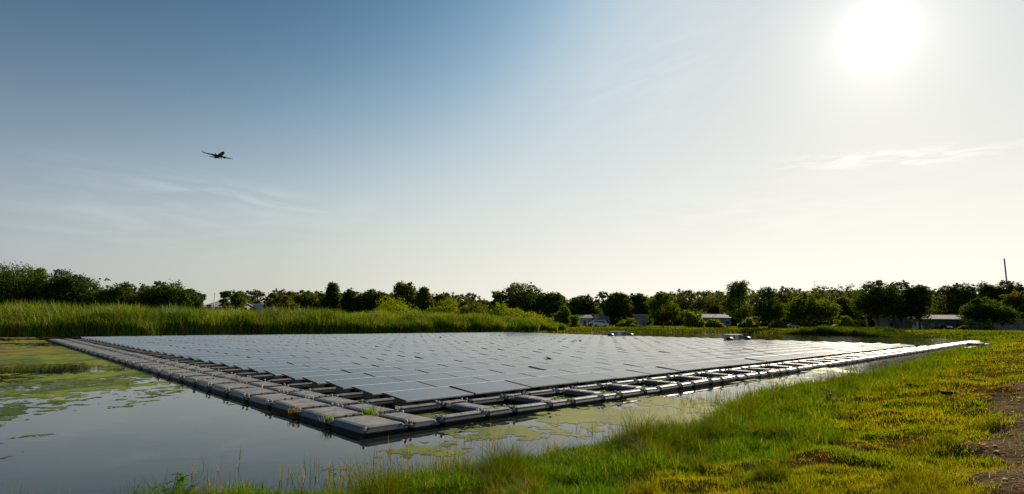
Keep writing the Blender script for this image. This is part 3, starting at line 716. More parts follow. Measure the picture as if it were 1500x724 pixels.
# ------------------------------------------------------------------ walkway floats
def float_mesh(name, lx, ly, ribs=True, z1=.185):
    """moulded float: skirt below, chamfered shoulders, shallow grooves on top"""
    b = MB(); e = .03
    def ring(ix, iy, z, c):
        x0, x1, y0, y1 = ix, lx-ix, iy, ly-iy
        return [(x0+c, y0, z), (x1-c, y0, z), (x1, y0+c, z), (x1, y1-c, z), (x1-c, y1, z), (x0+c, y1, z), (x0, y1-c, z), (x0, y0+c, z)]
    q = min(.10, min(lx, ly)*.15)
    b.loft([ring(.07, .07, -.12, .05), ring(.035, .035, .065, .05), ring(.0, .0, .075, .06), ring(0.0, 0.0, .095, .06), ring(q*.55, q*.55, z1-.05, .06), ring(q*.85, q*.85, z1-.012, .06), ring(q+.02, q+.02, z1, .05)])
    # two or three raised treads across the long side
    a0, a1 = q+.045, (lx if lx > ly else ly)-q-.045; n_ = max(2, int((a1-a0)/.5)); wd = (a1-a0)/n_
    for i in range(n_):
        p0, p1 = a0+wd*i+.012, a0+wd*(i+1)-.012
        if lx > ly: b.box(p0, p1, q+.04, ly-q-.04, z1-.002, z1+.008, .012, .012)
        else: b.box(q+.04, lx-q-.04, p0, p1, z1-.002, z1+.008, .012, .012)
    # connection ears at the four corners
    for sx in (0, 1):
        for sy in (0, 1):
            cx = .03 if sx == 0 else lx-.03; cy = .09 if sy == 0 else ly-.09
            b.box(cx-.07, cx+.07, cy-.06, cy+.06, .10, .14, .02, .02)
    m_ = b.mesh(name); m_.materials.append(M['concrete']); m_.materials.append(M['black']); m_.materials.append(M['shaded_side_plastic'])
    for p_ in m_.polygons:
        if p_.center.z < .0705: p_.material_index = 1  # band under the lip: waterline grime and lip shadow, both painted black
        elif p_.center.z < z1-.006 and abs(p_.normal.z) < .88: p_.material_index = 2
    return m_
pin = MB(); pin.tube([(0, 0, -.02), (0, 0, .02), (0, 0, .03), (0, 0, .07)], [.022, .022, .038, .03], 8)
pin_me = pin.mesh('connecting_pin'); pin_me.materials.append(M['pin'])
st = MB(); st.box(-.13, .13, -.03, .03, .0, .035, .02, .008).tube([(-.09, 0, .03), (-.09, 0, .075)], .03, 6).tube([(.09, 0, .03), (.09, 0, .075)], .03, 6)
strap_me = st.mesh('strap'); strap_me.materials.append(M['dark_pin'])
FM = {}
def place_float(name, u, v, lx, ly, label, group, pins=True, seed=[0]):
    key = (name, round(lx, 2), round(ly, 2))
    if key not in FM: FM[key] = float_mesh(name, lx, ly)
    seed[0] += 1; g = random.Random(seed[0])
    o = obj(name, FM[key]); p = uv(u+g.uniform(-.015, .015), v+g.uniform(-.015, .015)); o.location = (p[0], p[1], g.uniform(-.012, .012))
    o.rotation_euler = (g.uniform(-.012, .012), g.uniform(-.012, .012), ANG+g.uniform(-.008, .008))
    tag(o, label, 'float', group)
    if pins and math.hypot(p[0], p[1]) < 34:
        for sx in (0, 1):
            for sy in (0, 1):
                if g.random() < .9:
                    c = obj('connecting_pin', pin_me, o); c.location = (.03+(lx-.06)*sx+g.uniform(-.02, .02), .09+(ly-.18)*sy, .135+g.uniform(0, .035)); c.rotation_euler = (g.uniform(-.2, .2), g.uniform(-.2, .2), 0)
        if name != 'walkway_float': return o
        c = obj('strap', strap_me, o); c.location = (lx/2, -.005, .335 if lx > ly else .21)
        c.location = (lx*.5, ly+.01, .14); 
    return o
G1 = 'floats of the left walkway'; G2 = 'floats along the front edge'; G3 = 'cross floats at the left panel ends'
NV = 36
for k in range(NV):
    v_ = .02+k*1.655
    t = ordw(k+1)
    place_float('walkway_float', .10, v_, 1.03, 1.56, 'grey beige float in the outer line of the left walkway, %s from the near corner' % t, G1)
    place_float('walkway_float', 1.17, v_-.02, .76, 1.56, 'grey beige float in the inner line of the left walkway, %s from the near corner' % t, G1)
for k in range(1, NR+1):
    v_ = 1.68+1.65*k
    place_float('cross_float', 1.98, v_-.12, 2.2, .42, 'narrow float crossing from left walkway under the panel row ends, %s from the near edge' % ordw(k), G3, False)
for k in range(26):
    t = ordw(k+1); u_ = 1.93+2.23*k
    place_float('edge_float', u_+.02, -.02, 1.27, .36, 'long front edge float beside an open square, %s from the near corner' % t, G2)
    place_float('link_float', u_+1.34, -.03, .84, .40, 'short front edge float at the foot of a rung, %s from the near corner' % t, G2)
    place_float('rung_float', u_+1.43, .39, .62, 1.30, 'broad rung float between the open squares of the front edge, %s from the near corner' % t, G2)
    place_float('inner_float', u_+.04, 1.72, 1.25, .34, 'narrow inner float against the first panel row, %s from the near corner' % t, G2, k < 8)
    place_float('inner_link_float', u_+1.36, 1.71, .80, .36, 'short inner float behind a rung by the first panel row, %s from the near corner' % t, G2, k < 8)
for k in range(19):
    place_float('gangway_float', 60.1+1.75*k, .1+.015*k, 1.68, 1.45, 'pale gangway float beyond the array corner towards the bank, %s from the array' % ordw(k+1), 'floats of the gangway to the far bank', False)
for k in range(36):
    v_ = 1.2+k*1.62; u_ = 60.5+3.2*math.sin(math.pi*min(1, k/35))
    b = MB(); b.tube([(-.55, 0, .02), (-.42, 0, .13), (.42, 0, .13), (.55, 0, .02)], [.05, .15, .15, .05], 8)
    o = b.build('mooring_buoy', M['black'], None, True); p = uv(u_, v_); o.location = (p[0], p[1], 0); o.rotation_euler = (0, 0, ANG+math.pi/2+random.uniform(-.3, .3))
    tag(o, 'black sausage buoy on the line behind the array, %s from its right corner' % ordw(k+1), 'buoy', 'buoys behind the array')

# grass sprouting from joints of the near corner float
def sprig(u_, v_, z_, n_, h_, spread, label, name='grass_tuft', cols=((.08, .2, .02), (.2, .3, .04))):
    p = uv(u_, v_); q = rng.normal(0, spread, (n_, 2))
    me = blades(name, p[0]+q[:, 0], p[1]+q[:, 1], np.full(n_, z_), rng.uniform(.4, 1, n_)*h_, rng.uniform(.01, .022, n_), rng.uniform(.2, 1.3, n_), mixc(cols[0], cols[1], rng.random(n_)), M['grass'], 3)
    return tag(obj(name, me), label, 'grass tuft', 'tufts growing from the floats')
sprig(1.13, 1.62, .14, 120, .32, .085, 'bright green grass tuft growing between floats near the close corner')
sprig(.12, 1.66, .1, 60, .25, .06, 'small weed tuft on the outer float joint closest to the corner')
sprig(.1, 3.3, .1, 40, .2, .06, 'rust brown weed tuft on the second outer float joint', cols=((.2, .12, .03), (.35, .2, .05)))

# ------------------------------------------------------------------ birds, rafts
def bird(label, loc, rz, s, wings=False):
    root = empty('bird', loc, rz); tag(root, label, 'bird', 'small dark birds')
    b = MB(); rings = []
    for t, r_, z in [(-.5, .015, .12), (-.38, .05, .13), (-.15, .10, .17), (.08, .115, .22), (.25, .085, .29), (.33, .05, .35), (.40, .055, .40), (.47, .045, .41), (.52, .015, .405), (.6, .004, .395)]:
        rings.append([(t, r_*math.cos(a), z+r_*1.05*math.sin(a)) for a in np.linspace(0, 2*math.pi, 10, endpoint=False)])
    b.loft(rings); b.box(-.95, -.42, -.05, .05, .10, .125)
    b.tube([(.02, .04, .14), (.0, .04, 0), (.06, .04, 0)], .010, 5).tube([(.02, -.04, .14), (.0, -.04, 0), (.06, -.04, 0)], .010, 5)
    o = b.build('body', M['bird'], root, True)
    for sg in (-1, 1):
        wv_ = [(.2, sg*.08, .28), (-.05, sg*.13, .30), (-.5, sg*.10, .17), (-.62, sg*.05, .14), (-.3, sg*.125, .12), (.1, sg*.115, .16)]
        if wings: wv_ = [(.2, sg*.08, .3), (.15, sg*.5, .62), (-.1, sg*.75, .75), (-.3, sg*.6, .6), (-.3, sg*.3, .4), (-.25, sg*.06, .25)]
        w = MB(); w.add(wv_+[(a, b2+sg*.02, c+.012) for a, b2, c in wv_], [tuple(range(6)), tuple(range(11, 5, -1))]+[(i, (i+1) % 6, 6+(i+1) % 6, 6+i) for i in range(6)])
        w.build('wing', M['bird'], root)
    root.scale = (s, s, s); return root
p = gp(803, 526, .38); bird('small dark bird perched on the middle of the panel field', (p[0], p[1], .37), R(200), .3)
p = gp(850, 500, .4); bird('tiny dark bird on far panels right of the middle', (p[0], p[1], .40), R(20), .36)
p = gp(645, 495, .4); bird('tiny dark bird on the farthest panels left of centre', (p[0], p[1], .40), R(120), .4)
p = gp(1387, 571, .8); zz = float(hgt(np.array([p[0]]), np.array([p[1]]))[0])
bird('black bird with raised tail walking on the grassy bank', (p[0], p[1], zz+.13), R(176), .38, False).rotation_euler[1] = R(10)
def raft(label, x_, y_, sc=1.0):
    p = gp(x_, y_, .3); root = empty('equipment_raft', (p[0], p[1], 0), ANG); tag(root, label, 'raft', 'equipment rafts behind the panels')
    MB().box(-1.9, 1.9, -1.0, 1.0, .0, .32, .1, .1).build('deck', M['concrete'], root)
    for i in range(3):
        c = MB(); c.box(-.55, .55, -.35, .35, .32, .95, .02, .02).box(-.6, .6, -.4, .4, .95, 1.0)
        o = c.build('inverter_box', M['steel'], root); o.location = (-1.2+1.2*i, .1, 0)
        d = MB().box(-.42, .42, -.372, -.352, .4, .88).build('cabinet_door', M['white'] if i == 1 else M['roof_dark'], o)
    for sx in (-1, 1):
        t = MB(); t.tube([(-.1, -.9, .28), (.15, -.9, .42), (.85, -.9, .42), (1.1, -.9, .28)], [.1, .32, .32, .1], 10)
        o = t.build('black_buoy', M['black'], root, True); o.location = (2.3*sx-.5, .4, 0)
    return root
raft('left raft with dark electrical cabinets floating behind the panels', 905, 493)
raft('right raft with grey cabinets and two black buoys behind the panels', 1076, 499)
# fallen things on the bank and shore
def onbank(x_, y_):
    z = .6
    for _ in range(6):
        p = gp(x_, y_, z); z = float(hgt(np.array([p[0]]), np.array([p[1]]))[0])
    return p[0], p[1], z
for (x0, y0, x1, y1, lb) in [(1404, 513, 1418, 508.5, 'left one of two pale planks lying in the far bank grass'), (1415, 513, 1433, 509.5, 'right longer one of two pale planks lying in the far bank grass')]:
    a = np.array(onbank(x0, y0)); b2 = np.array(onbank(x1, y1)); m_ = (a+b2)/2
    b = MB(); L2 = np.linalg.norm(b2-a)/2; b.box(-L2, L2, -.16, .16, .12, .20)
    o = b.build('plank', M['wood'], None); o.location = m_; o.rotation_euler = (0, 0, math.atan2(b2[1]-a[1], b2[0]-a[0])); tag(o, lb, 'plank', 'planks on the bank')
x_, y_, z_ = onbank(1374.5, 539)
root = empty('marker_stake', (x_, y_, z_)); tag(root, 'short white marker stake with orange top standing in the bank grass', 'stake')
MB().box(-.025, .025, -.012, .012, -.1, .28).build('post', M['white'], root); MB().box(-.028, .028, -.015, .015, .28, .40).build('painted_top', M['orange'], root)
x_, y_, z_ = onbank(1433, 499.5)
root = empty('mooring_block', (x_, y_, z_), .4); tag(root, 'dark and white mooring block at the far tip of the gangway', 'mooring block')
MB().box(-1.2, .3, -.5, .5, -.1, .5, .1, .1).build('block', M['black'], root); MB().box(.35, 1.2, -.45, .45, -.1, .42, .08, .08).build('cap', M['white'], root)

# leafy plant at the bottom edge
def leafy(name, label, loc, s, n_, seed):
    g = random.Random(seed); root = empty(name, loc); tag(root, label, 'plant')
    stem = MB(); lv = MB()
    for i in range(n_):
        a = g.uniform(0, 6.28); l = s*g.uniform(.35, 1); tp = (math.cos(a)*l*.55, math.sin(a)*l*.55, s*g.uniform(.5, 1))
        stem.tube([(0, 0, 0), (tp[0]*.4, tp[1]*.4, tp[2]*.6), tp], [.008, .006, .003], 5)
        for j in range(7):
            b = a+g.uniform(-1.8, 1.8); L1 = s*g.uniform(.16, .3); w_ = L1*.3; t = g.uniform(.45, 1)
            o = np.array(tp)*t; d = np.array([math.cos(b), math.sin(b), g.uniform(-.25, .35)]); sd_ = np.array([-math.sin(b), math.cos(b), 0])*w_
            up = np.array([0, 0, -.12*L1])
            lv.add([o, o+d*L1*.4+sd_, o+d*L1+up, o+d*L1*.4-sd_, o+d*L1*.45+np.array([0, 0, .06*L1])], [(0, 1, 4), (1, 2, 4), (2, 3, 4), (3, 0, 4)])
    stem.build('stem', M['fresh'], root); lv.build('leaves', M['fresh'], root); return root
M['fresh'] = leafmat('fresh_leaf', (.11, .26, .01), .5, (1.5, 1.3, .2), .02)
pl = gp(252, 724, .12); leafy('leafy_weed', 'bright green leafy weed at the bottom edge standing over dark water', (pl[0], pl[1], -.05), .46, 11, 3)
for i, (x_, y_, lb) in enumerate([(1063, 596, 'leafy weed at the water notch of the bank'), (1022, 560+40, 'low leafy weed reaching into pale water'), (1215, 590, 'dark leafy weed clump on the upper bank')]):
    q = onbank(x_, y_); leafy('leafy_weed', lb, (q[0], q[1], q[2]-.02), .36, 9, 20+i)
# loose pale stones on the path edge: countable, each its own
stone_me = []
for k in range(5):
    b = MB(); g = random.Random(k); rings = []
    for t in (-1, -.6, 0, .6, 1):
        r_ = math.sqrt(max(.02, 1-t*t)); rings.append([((r_*math.cos(a))*g.uniform(.7, 1.2), r_*math.sin(a)*g.uniform(.6, 1.1), t*.45) for a in np.linspace(0, 2*math.pi, 8, endpoint=False)])
    b.loft(rings); m_ = b.mesh('stone'); m_.materials.append(M['stone']); stone_me.append(m_)
nst = 0; gs = random.Random(5)
while nst < 120:
    yy = 4.5+18*gs.random()**1.6; xx = float(np.interp(yy, [4.2, 7.2, 10.7, 15.8, 20.9, 33], [4.2, 6, 9.3, 14.3, 19.6, 33]))+gs.uniform(-.5, 2.6)
    zz = float(hgt(np.array([xx]), np.array([yy]))[0]); s_ = gs.uniform(.01, .03)
    o = obj('stone', stone_me[nst % 5]); o.location = (xx, yy, zz+.012+s_*.2); o.scale = (s_, s_, s_); o.rotation_euler = (0, 0, gs.uniform(0, 6))
    tag(o, 'small pale stone lying loose on the bare track', 'stone', 'loose stones on the bare track'); nst += 1

# ------------------------------------------------------------------ buildings
def building(name, label, x0, x1, ytop, Y, depth, wall, roof, style='gable', wins=3, door=True, eave=.35, hw=None, yaw=None, cat='building', group=None):
    a = at(x0, Y, ytop); b = at(x1, Y, ytop); W = b[0]-a[0]; zt = a[2]*.5+b[2]*.5
    cx = (a[0]+b[0])/2; z0 = float(hgt(np.array([cx]), np.array([Y]))[0]); Ht = zt-z0
    root = empty(name, (cx, Y, z0), yaw or 0); tag(root, label, cat, group)
    hw = hw or (Ht*.72 if style == 'gable' else Ht*.93)
    # walls as a shell with openings filled by set-back windows
    MB().box(-W/2, W/2, 0, depth, -.3, hw).build('wall', wall, root)
    if style == 'gable':
        r_ = MB(); e = eave
        sec = [(-e, hw-.05), (depth/2, Ht), (depth+e, hw-.05), (depth+e, hw-.22), (depth/2, Ht-.2), (-e, hw-.22)]
        r_.loft([[(-W/2-e, y, z) for y, z in sec], [(W/2+e, y, z) for y, z in sec]]); r_.build('roof', roof, root)
        gbl = MB(); 
        for sx in (-1, 1):
            x = sx*W/2*.999; gbl.add([(x, .02, hw), (x, depth-.02, hw), (x, depth/2, Ht-.22)]+[(x-sx*.1, .02, hw), (x-sx*.1, depth-.02, hw), (x-sx*.1, depth/2, Ht-.22)], [(0, 1, 2), (5, 4, 3), (0, 3, 4, 1), (1, 4, 5, 2), (2, 5, 3, 0)])
        gbl.build('gable_end', wall, root)
    else:
        MB().box(-W/2-e_(eave), W/2+e_(eave), -eave, depth+eave, hw, Ht).build('roof', roof, root)
    xs = np.linspace(-W/2, W/2, wins*2+1)[1::2]
    for i, x in enumerate(xs):
        if door and i == wins//2:
            d = MB().box(x-.5, x+.5, -.06, .0, 0, 2.05).build('door', M['roof_dark'], root); MB().box(x+.32, x+.4, -.11, -.06, .95, 1.05).build('handle', M['steel'], d)
        else:
            zc = min(1.6, hw*.6); f_ = MB(); w2, h2 = min(.8, W/(wins*2)*.5), .5
            f_.box(x-w2-.07, x+w2+.07, -.07, 0, zc+h2, zc+h2+.08).box(x-w2-.07, x+w2+.07, -.09, 0, zc-h2-.08, zc-h2).box(x-w2-.07, x-w2, -.07, 0, zc-h2, zc+h2).box(x+w2, x+w2+.07, -.07, 0, zc-h2, zc+h2)
            fo = f_.build('window', M['white'], root); MB().box(x-w2, x+w2, -.035, -.004, zc-h2, zc+h2).build('pane', M['window'], fo)
    return root
def e_(e): return e
building('warehouse', 'pale low warehouse right of the low oak group beyond the reeds', 296, 336, 440, 150, 16, M['grey_wall'], M['roof_pale'], 'gable', 4)
building('warehouse', 'long white low building peeping over the reeds left of the middle wood', 352, 400, 445, 165, 14, M['white'], M['white'], 'flat', 4)
building('white_building', 'small white building between oak trunks over the left reeds', 116, 136, 443, 132, 8, M['white'], M['roof_pale'], 'flat', 2)
building('white_building', 'white flat roofed shed seen under the low oaks beyond the reeds', 163, 192, 446, 150, 8, M['white'], M['white'], 'flat', 3)
building('small_house', 'small white walled house by the flag across the pond', 846, 867, 461, 200, 8, M['white'], M['roof_pale'], 'gable', 3)
building('small_house', 'grey tan building just right behind the flag', 869, 893, 460, 205, 9, M['grey_wall'], M['grey_wall'], 'flat', 3)
building('carport', 'low white topped carport under the dark trees across the pond', 928, 947, 461, 200, 6, M['grey_wall'], M['white'], 'flat', 2)
building('small_house', 'house with blue grey gabled roof across the pond beside the street lamp', 1028, 1070, 460, 205, 10, M['grey_wall'], M['roof_dark'], 'gable', 4)
building('shed', 'pale shed glimpsed between the two tall shore trees', 1094, 1110, 461, 205, 6, M['grey_wall'], M['roof_pale'], 'gable', 1, False)
building('long_building', 'long pale green building with bright roof edge right of the largest trees', 1334, 1444, 461, 182, 12, M['green_wall'], M['roof_pale'], 'gable', 9, eave=.8)
building('long_building', 'second green walled building at the right frame edge', 1451, 1530, 461, 172, 12, M['green_wall'], M['roof_pale'], 'gable', 5)
building('shed', 'low grey shed behind the dark reeds under the largest trees', 1300, 1334, 465, 190, 7, M['grey_wall'], M['roof_dark'], 'flat', 3, False)

# sign box and poles on the left
def pole(name, label, x_, Y, ytop, r_, cat, extra=None, tip=.6):
    a = at(x_, Y, ytop); z0 = float(hgt(np.array([a[0]]), np.array([Y]))[0]); Hh = a[2]-z0
    root = empty(name, (a[0], Y, z0)); tag(root, label, cat)
    MB().tube([(0, 0, -.2), (0, 0, Hh*.5), (0, 0, Hh)], [r_, r_*(1+tip)/2, r_*tip], 10).build('pole', M['steel'], root, True)
    return root, Hh
r1, h1 = pole('sign_post', 'dark box sign on a pole at the right end of the low oaks', 297, 128, 431, .12, 'sign'); MB().box(-.8, .8, -.25, .25, h1-1.3, h1).build('sign_box', M['roof_dark'], r1)
pole('utility_pole', 'thin bare utility pole rising from the pale warehouse', 315, 140, 429, .13, 'pole')
r1, h1 = pole('street_lamp', 'street lamp with bright head above the blue grey roofed house', 1054, 214, 439, .11, 'street lamp')
MB().tube([(0, 0, h1-.1), (-.3, 0, h1+.15), (-1.1, 0, h1+.2)], .05, 6).build('arm', M['steel'], r1); MB().box(-1.9, -.9, -.25, .25, h1+.08, h1+.32, .1, .05).build('lamp_head', M['white'], r1)
r1, h1 = pole('radio_mast', 'tall slender grey mast rising above the trees at the right', 1471, 300, 379, .42, 'mast', tip=.8)
r1, h1 = pole('antenna', 'hair thin lattice antenna above the hazy trees', 1192.6, 330, 411, .22, 'antenna', tip=.3)
for k in range(3): MB().box(-.9+.2*k, .9-.2*k, -.04, .04, h1-3.2+1.2*k, h1-3.1+1.2*k).build('crossbar', M['steel'], r1)
# leaning boom by the long building
a = at(1342, 178, 456); b = at(1358, 178, 446); root = empty('boom_lift', (a[0], 178, .8)); tag(root, 'white slanted boom standing up behind the long green building roof', 'boom lift')
MB().tube([(0, 0, a[2]-.8-.5), (b[0]-a[0], 0, b[2]-.8)], [.22, .16], 6).build('boom', M['white'], root); MB().box(-.9, .9, -1.2, 1.2, .1, 1.3, .1, .1).tube([(0, 0, 1.2), (0, 0, a[2]-.8-.4)], .25, 8).build('base', M['white'], root)
# flag
r1, h1 = pole('flag_pole', 'short flag pole with drooping red and white flag across the pond', 876, 185, 461, .06, 'flag')
fg = MB(); fgw = MB()
for i in range(6):
    xx0, xx1 = -.1-.22*i, -.1-.22*(i+1); o0, o1 = .18*math.sin(i*1.3), .18*math.sin((i+1)*1.3)
    (fg if i % 2 == 0 else fgw).add([(xx0, o0, h1-.1), (xx1, o1, h1-.2), (xx1, o1, h1-2.0), (xx0, o0, h1-1.8)]+[(xx0, o0+.02, h1-.1), (xx1, o1+.02, h1-.2), (xx1, o1+.02, h1-2.0), (xx0, o0+.02, h1-1.8)], [(0, 1, 2, 3), (7, 6, 5, 4), (0, 4, 5, 1), (3, 2, 6, 7)])
fg.build('flag_cloth', M['red'], r1); fgw.build('flag_cloth', M['white'], r1)

# cars
def car(label, x_, Y, m, rz, van=False, cat='car'):
    a = at(x_, Y); z0 = float(hgt(np.array([a[0]]), np.array([Y]))[0]); root = empty('parked_car' if not van else 'parked_van', (a[0], Y, z0), rz)
    tag(root, label, cat, 'vehicles parked round the pond')
    if van: pr = [(-2.4, .35), (2.4, .35), (2.45, .9), (2.0, 1.1), (1.5, 1.95), (-2.3, 2.0), (-2.45, .9)]
    else: pr = [(-2.2, .3), (2.2, .3), (2.25, .65), (1.95, .82), (1.0, .92), (.35, 1.42), (-1.1, 1.45), (-1.75, 1.0), (-2.2, .95), (-2.28, .6)]
    b = MB(); b.loft([[(x, y*(1 if z < 1 else .86), z) for x, z in pr] for y in (-.9, .9)])
    b.build('body', m, root)
    w = MB()
    for y in (-.9, .9):
        s = 1 if y > 0 else -1
        q = [(.9, .96), (.32, 1.36), (-1.05, 1.38), (-1.5, 1.0)] if not van else [(1.6, 1.2), (1.3, 1.75), (-2.0, 1.8), (-2.1, 1.2)]
        w.add([(x, y*(.955 if z < 1.1 else .875)+s*.03, z) for x, z in q]+[(x, y*.8, z) for x, z in q], [(0, 1, 2, 3), (7, 6, 5, 4), (0, 4, 5, 1), (1, 5, 6, 2), (2, 6, 7, 3), (3, 7, 4, 0)])
    w.build('window', M['window'], root)
    for sx in (-1.4, 1.4):
        for sy in (-.82, .82):
            MB().tube([(sx, sy-.11, .33), (sx, sy+.11, .33)], .33, 14).build('wheel', M['tyre'], root)
    return root
car('white car parked under the tallest left oaks', 76, 112, M['car_white'], R(10))
car('silver car parked just right of the white one under the left oaks', 93, 114, M['car_silver'], R(100))
car('dark car parked left of the small white building over the reeds', 108, 115, M['car_dark'], R(80))
car('white van parked at the left under the oak trunks', 60, 118, M['car_white'], R(90), True, 'van')
car('white van parked in the grass below the flag across the pond', 879, 168, M['car_white'], R(5), True, 'van')
car('dark red car beside the white van below the flag', 871, 170, M['car_red'], R(5))
car('white car in shade right behind the ragged shore tree', 1160, 188, M['car_white'], R(15))
car('silver car parked beyond the dome shaped tree', 1227, 205, M['car_silver'], R(5))
car('dark car parked by the left end of the long green building', 1384, 178, M['car_dark'], R(85))

# ------------------------------------------------------------------ airliner
def airliner():
    root = empty('airliner'); tag(root, 'dark silhouetted twin engine airliner flying low in the blue sky', 'airplane')
    b = MB(); rings = []
    for x, r_, z in [(-19.5, .25, 1.3), (-16, .9, .9), (-11, 1.6, .35), (-6, 1.97, 0), (12, 1.97, 0), (15.5, 1.8, -.1), (17.8, 1.25, -.3), (19.2, .55, -.5), (19.7, .1, -.55)]:
        rings.append([(x, r_*math.cos(a), z+r_*math.sin(a)) for a in np.linspace(0, 2*math.pi, 16, endpoint=False)])
    b.loft(rings).build('fuselage', M['plane'], root, True)
    def slab(nm, pts, th):
        q = MB(); n_ = len(pts); q.add([(x, y, z+t) for t in (th/2, -th/2) for x, y, z in pts], [tuple(range(n_)), tuple(range(2*n_-1, n_-1, -1))]+[(i, (i+1) % n_, n_+(i+1) % n_, n_+i) for i in range(n_)])
        return q.build(nm, M['plane'], root)
    for s in (-1, 1):
        slab('wing', [(5.5, s*1.5, -1.0), (-.2, s*9, .0), (-4.6, s*17.6, 1.1), (-6.1, s*17.7, 1.1), (-4.3, s*7, -.2), (-4.4, s*1.5, -1.0)], .42)
        slab('winglet', [(-4.6, s*17.6, 1.1), (-6.1, s*17.7, 1.1), (-7.0, s*18.3, 3.2), (-6.2, s*18.25, 3.2)], .15)
        slab('tailplane', [(-14.2, s*.8, 1.4), (-17.6, s*6.9, 2.0), (-19.0, s*6.9, 2.0), (-18.2, s*.8, 1.4)], .25)
        e = MB(); e.tube([(5.6, s*5.8, -2.1), (5.0, s*5.8, -2.1), (1.4, s*5.8, -2.0), (.2, s*5.8, -1.9)], [1.0, 1.22, 1.05, .55], 14).box(.8, 4.2, s*5.8-.15, s*5.8+.15, -1.4, -.5)
        e.build('engine', M['plane'], root, True)
        g = MB(); g.tube([(-1.0, s*3.4, -1.0), (-1.0, s*3.4, -3.4)], .2, 8).tube([(-1, s*3.1, -3.5), (-1, s*3.7, -3.5)], .6, 12); g.build('landing_gear', M['plane'], root)
    g = MB(); g.tube([(14.5, 0, -1.6), (14.7, 0, -3.4)], .16, 8).tube([(14.7, -.25, -3.5), (14.7, .25, -3.5)], .42, 12); g.build('landing_gear', M['plane'], root)
    q = MB(); pts = [(-11.5, 1.2), (-16.0, 7.2), (-18.6, 7.2), (-17.6, 1.4)]
    q.add([(x, t, z) for t in (.18, -.18) for x, z in pts], [(0, 1, 2, 3), (7, 6, 5, 4), (0, 4, 5, 1), (1, 5, 6, 2), (2, 6, 7, 3), (3, 7, 4, 0)]); q.build('tail_fin', M['plane'], root)
    return root

# ------------------------------------------------------------------ camera, world, sun
cam_d = bpy.data.cameras.new('camera'); cam = bpy.data.objects.new('camera', cam_d); COL.objects.link(cam)
cam_d.sensor_width = 36; cam_d.lens = 36*F/1500; cam_d.clip_start = .05; cam_d.clip_end = 20000
cam.location = (0, 0, H)
Mc = Matrix.Rotation(math.pi/2+PITCH, 4, 'X') @ Matrix.Rotation(ROLL, 4, 'Z')
cam.matrix_world = Matrix.Translation((0, 0, H)) @ Mc
S.camera = cam
pln = airliner(); rt = 810
d = Vector(ray(321, 228)); d.normalize()
R3 = Mc.to_3x3()
tw = -d; rt_ = d.cross(Vector((0, 0, 1))).normalized(); up_ = rt_.cross(d).normalized()
nx = rt_*.276+up_*.265+tw*.924; wy = rt_*.9495-up_*.10-tw*.255; nx.normalize(); wy = (wy-nx*wy.dot(nx)).normalized(); uz = nx.cross(wy)
mm = Matrix((nx, wy, uz)).transposed().to_4x4(); mm.translation = Vector((0, 0, H))+d*rt
pln.matrix_world = mm

SUN_AZ, SUN_EL = R(34.76), R(24.3)
sd_ = Vector((math.sin(SUN_AZ)*math.cos(SUN_EL), math.cos(SUN_AZ)*math.cos(SUN_EL), math.sin(SUN_EL)))
sl = bpy.data.lights.new('sun', 'SUN'); sl.energy = 5.0; sl.angle = R(.53); sl.color = (1, .86, .66)
so = bpy.data.objects.new('sun', sl); COL.objects.link(so); so.rotation_euler = (-sd_).to_track_quat('-Z', 'Y').to_euler(); so.location = (0, 0, 50)
W = bpy.data.worlds.new('World'); S.world = W; W.use_nodes = True; nt = W.node_tree; N = nt.nodes; L = nt.links
bg = N['Background']; bg.inputs['Strength'].default_value = .085
sk = N.new('ShaderNodeTexSky'); sk.sky_type = 'NISHITA'; sk.sun_disc = False; sk.sun_elevation = SUN_EL; sk.sun_rotation = SUN_AZ
sk.altitude = 0; sk.air_density = 1.0; sk.dust_density = 1.0; sk.ozone_density = 1.0
# aureole of the low sun and thin cirrus, both in the sky itself
tc = N.new('ShaderNodeTexCoord'); vn = N.new('ShaderNodeVectorMath'); vn.operation = 'NORMALIZE'; L.new(tc.outputs['Generated'], vn.inputs[0])
dt = N.new('ShaderNodeVectorMath'); dt.operation = 'DOT_PRODUCT'; L.new(vn.outputs[0], dt.inputs[0]); dt.inputs[1].default_value = sd_
def math_(op, a, b=None):
    n = N.new('ShaderNodeMath'); n.operation = op
    for i, q in enumerate((a, b)):
        if q is None: continue
        if isinstance(q, (int, float)): n.inputs[i].default_value = q
        else: L.new(q, n.inputs[i])
    return n.outputs[0]
# tone of the hazy morning sky: the brightness round the sun is held back as the photograph holds it
lum = N.new('ShaderNodeRGBToBW'); L.new(sk.outputs[0], lum.inputs[0])
rp = N.new('ShaderNodeValToRGB'); L.new(math_('MULTIPLY', lum.outputs[0], .085/2.4), rp.inputs['Fac']); cr_ = rp.color_ramp; cr_.interpolation = 'B_SPLINE'
TONE = [(.10, (.018, .055, .115)), (.175, (.042, .115, .215)), (.225, (.068, .175, .30)), (.275, (.125, .26, .405)), (.34, (.235, .385, .53)), (.41, (.36, .50, .61)), (.52, (.48, .585, .655)),
        (.80, (.565, .635, .675)), (1.2, (.61, .65, .665)), (1.6, (.67, .69, .69)), (2.0, (.72, .73, .715)), (2.4, (.77, .77, .735))]
cr_.elements[0].position = TONE[0][0]/2.4; cr_.elements[0].color = (*TONE[0][1], 1); cr_.elements[1].position = 1; cr_.elements[1].color = (*TONE[-1][1], 1)
for a, b in TONE[1:-1]:
    q = cr_.elements.new(a/2.4); q.color = (*b, 1)
mxd = math_('MAXIMUM', dt.outputs['Value'], 0)
glow = math_('ADD', math_('MULTIPLY', math_('POWER', mxd, 9000), 40.0), math_('ADD', math_('MULTIPLY', math_('POWER', mxd, 1500), .42), math_('MULTIPLY', math_('POWER', mxd, 200), .18)))
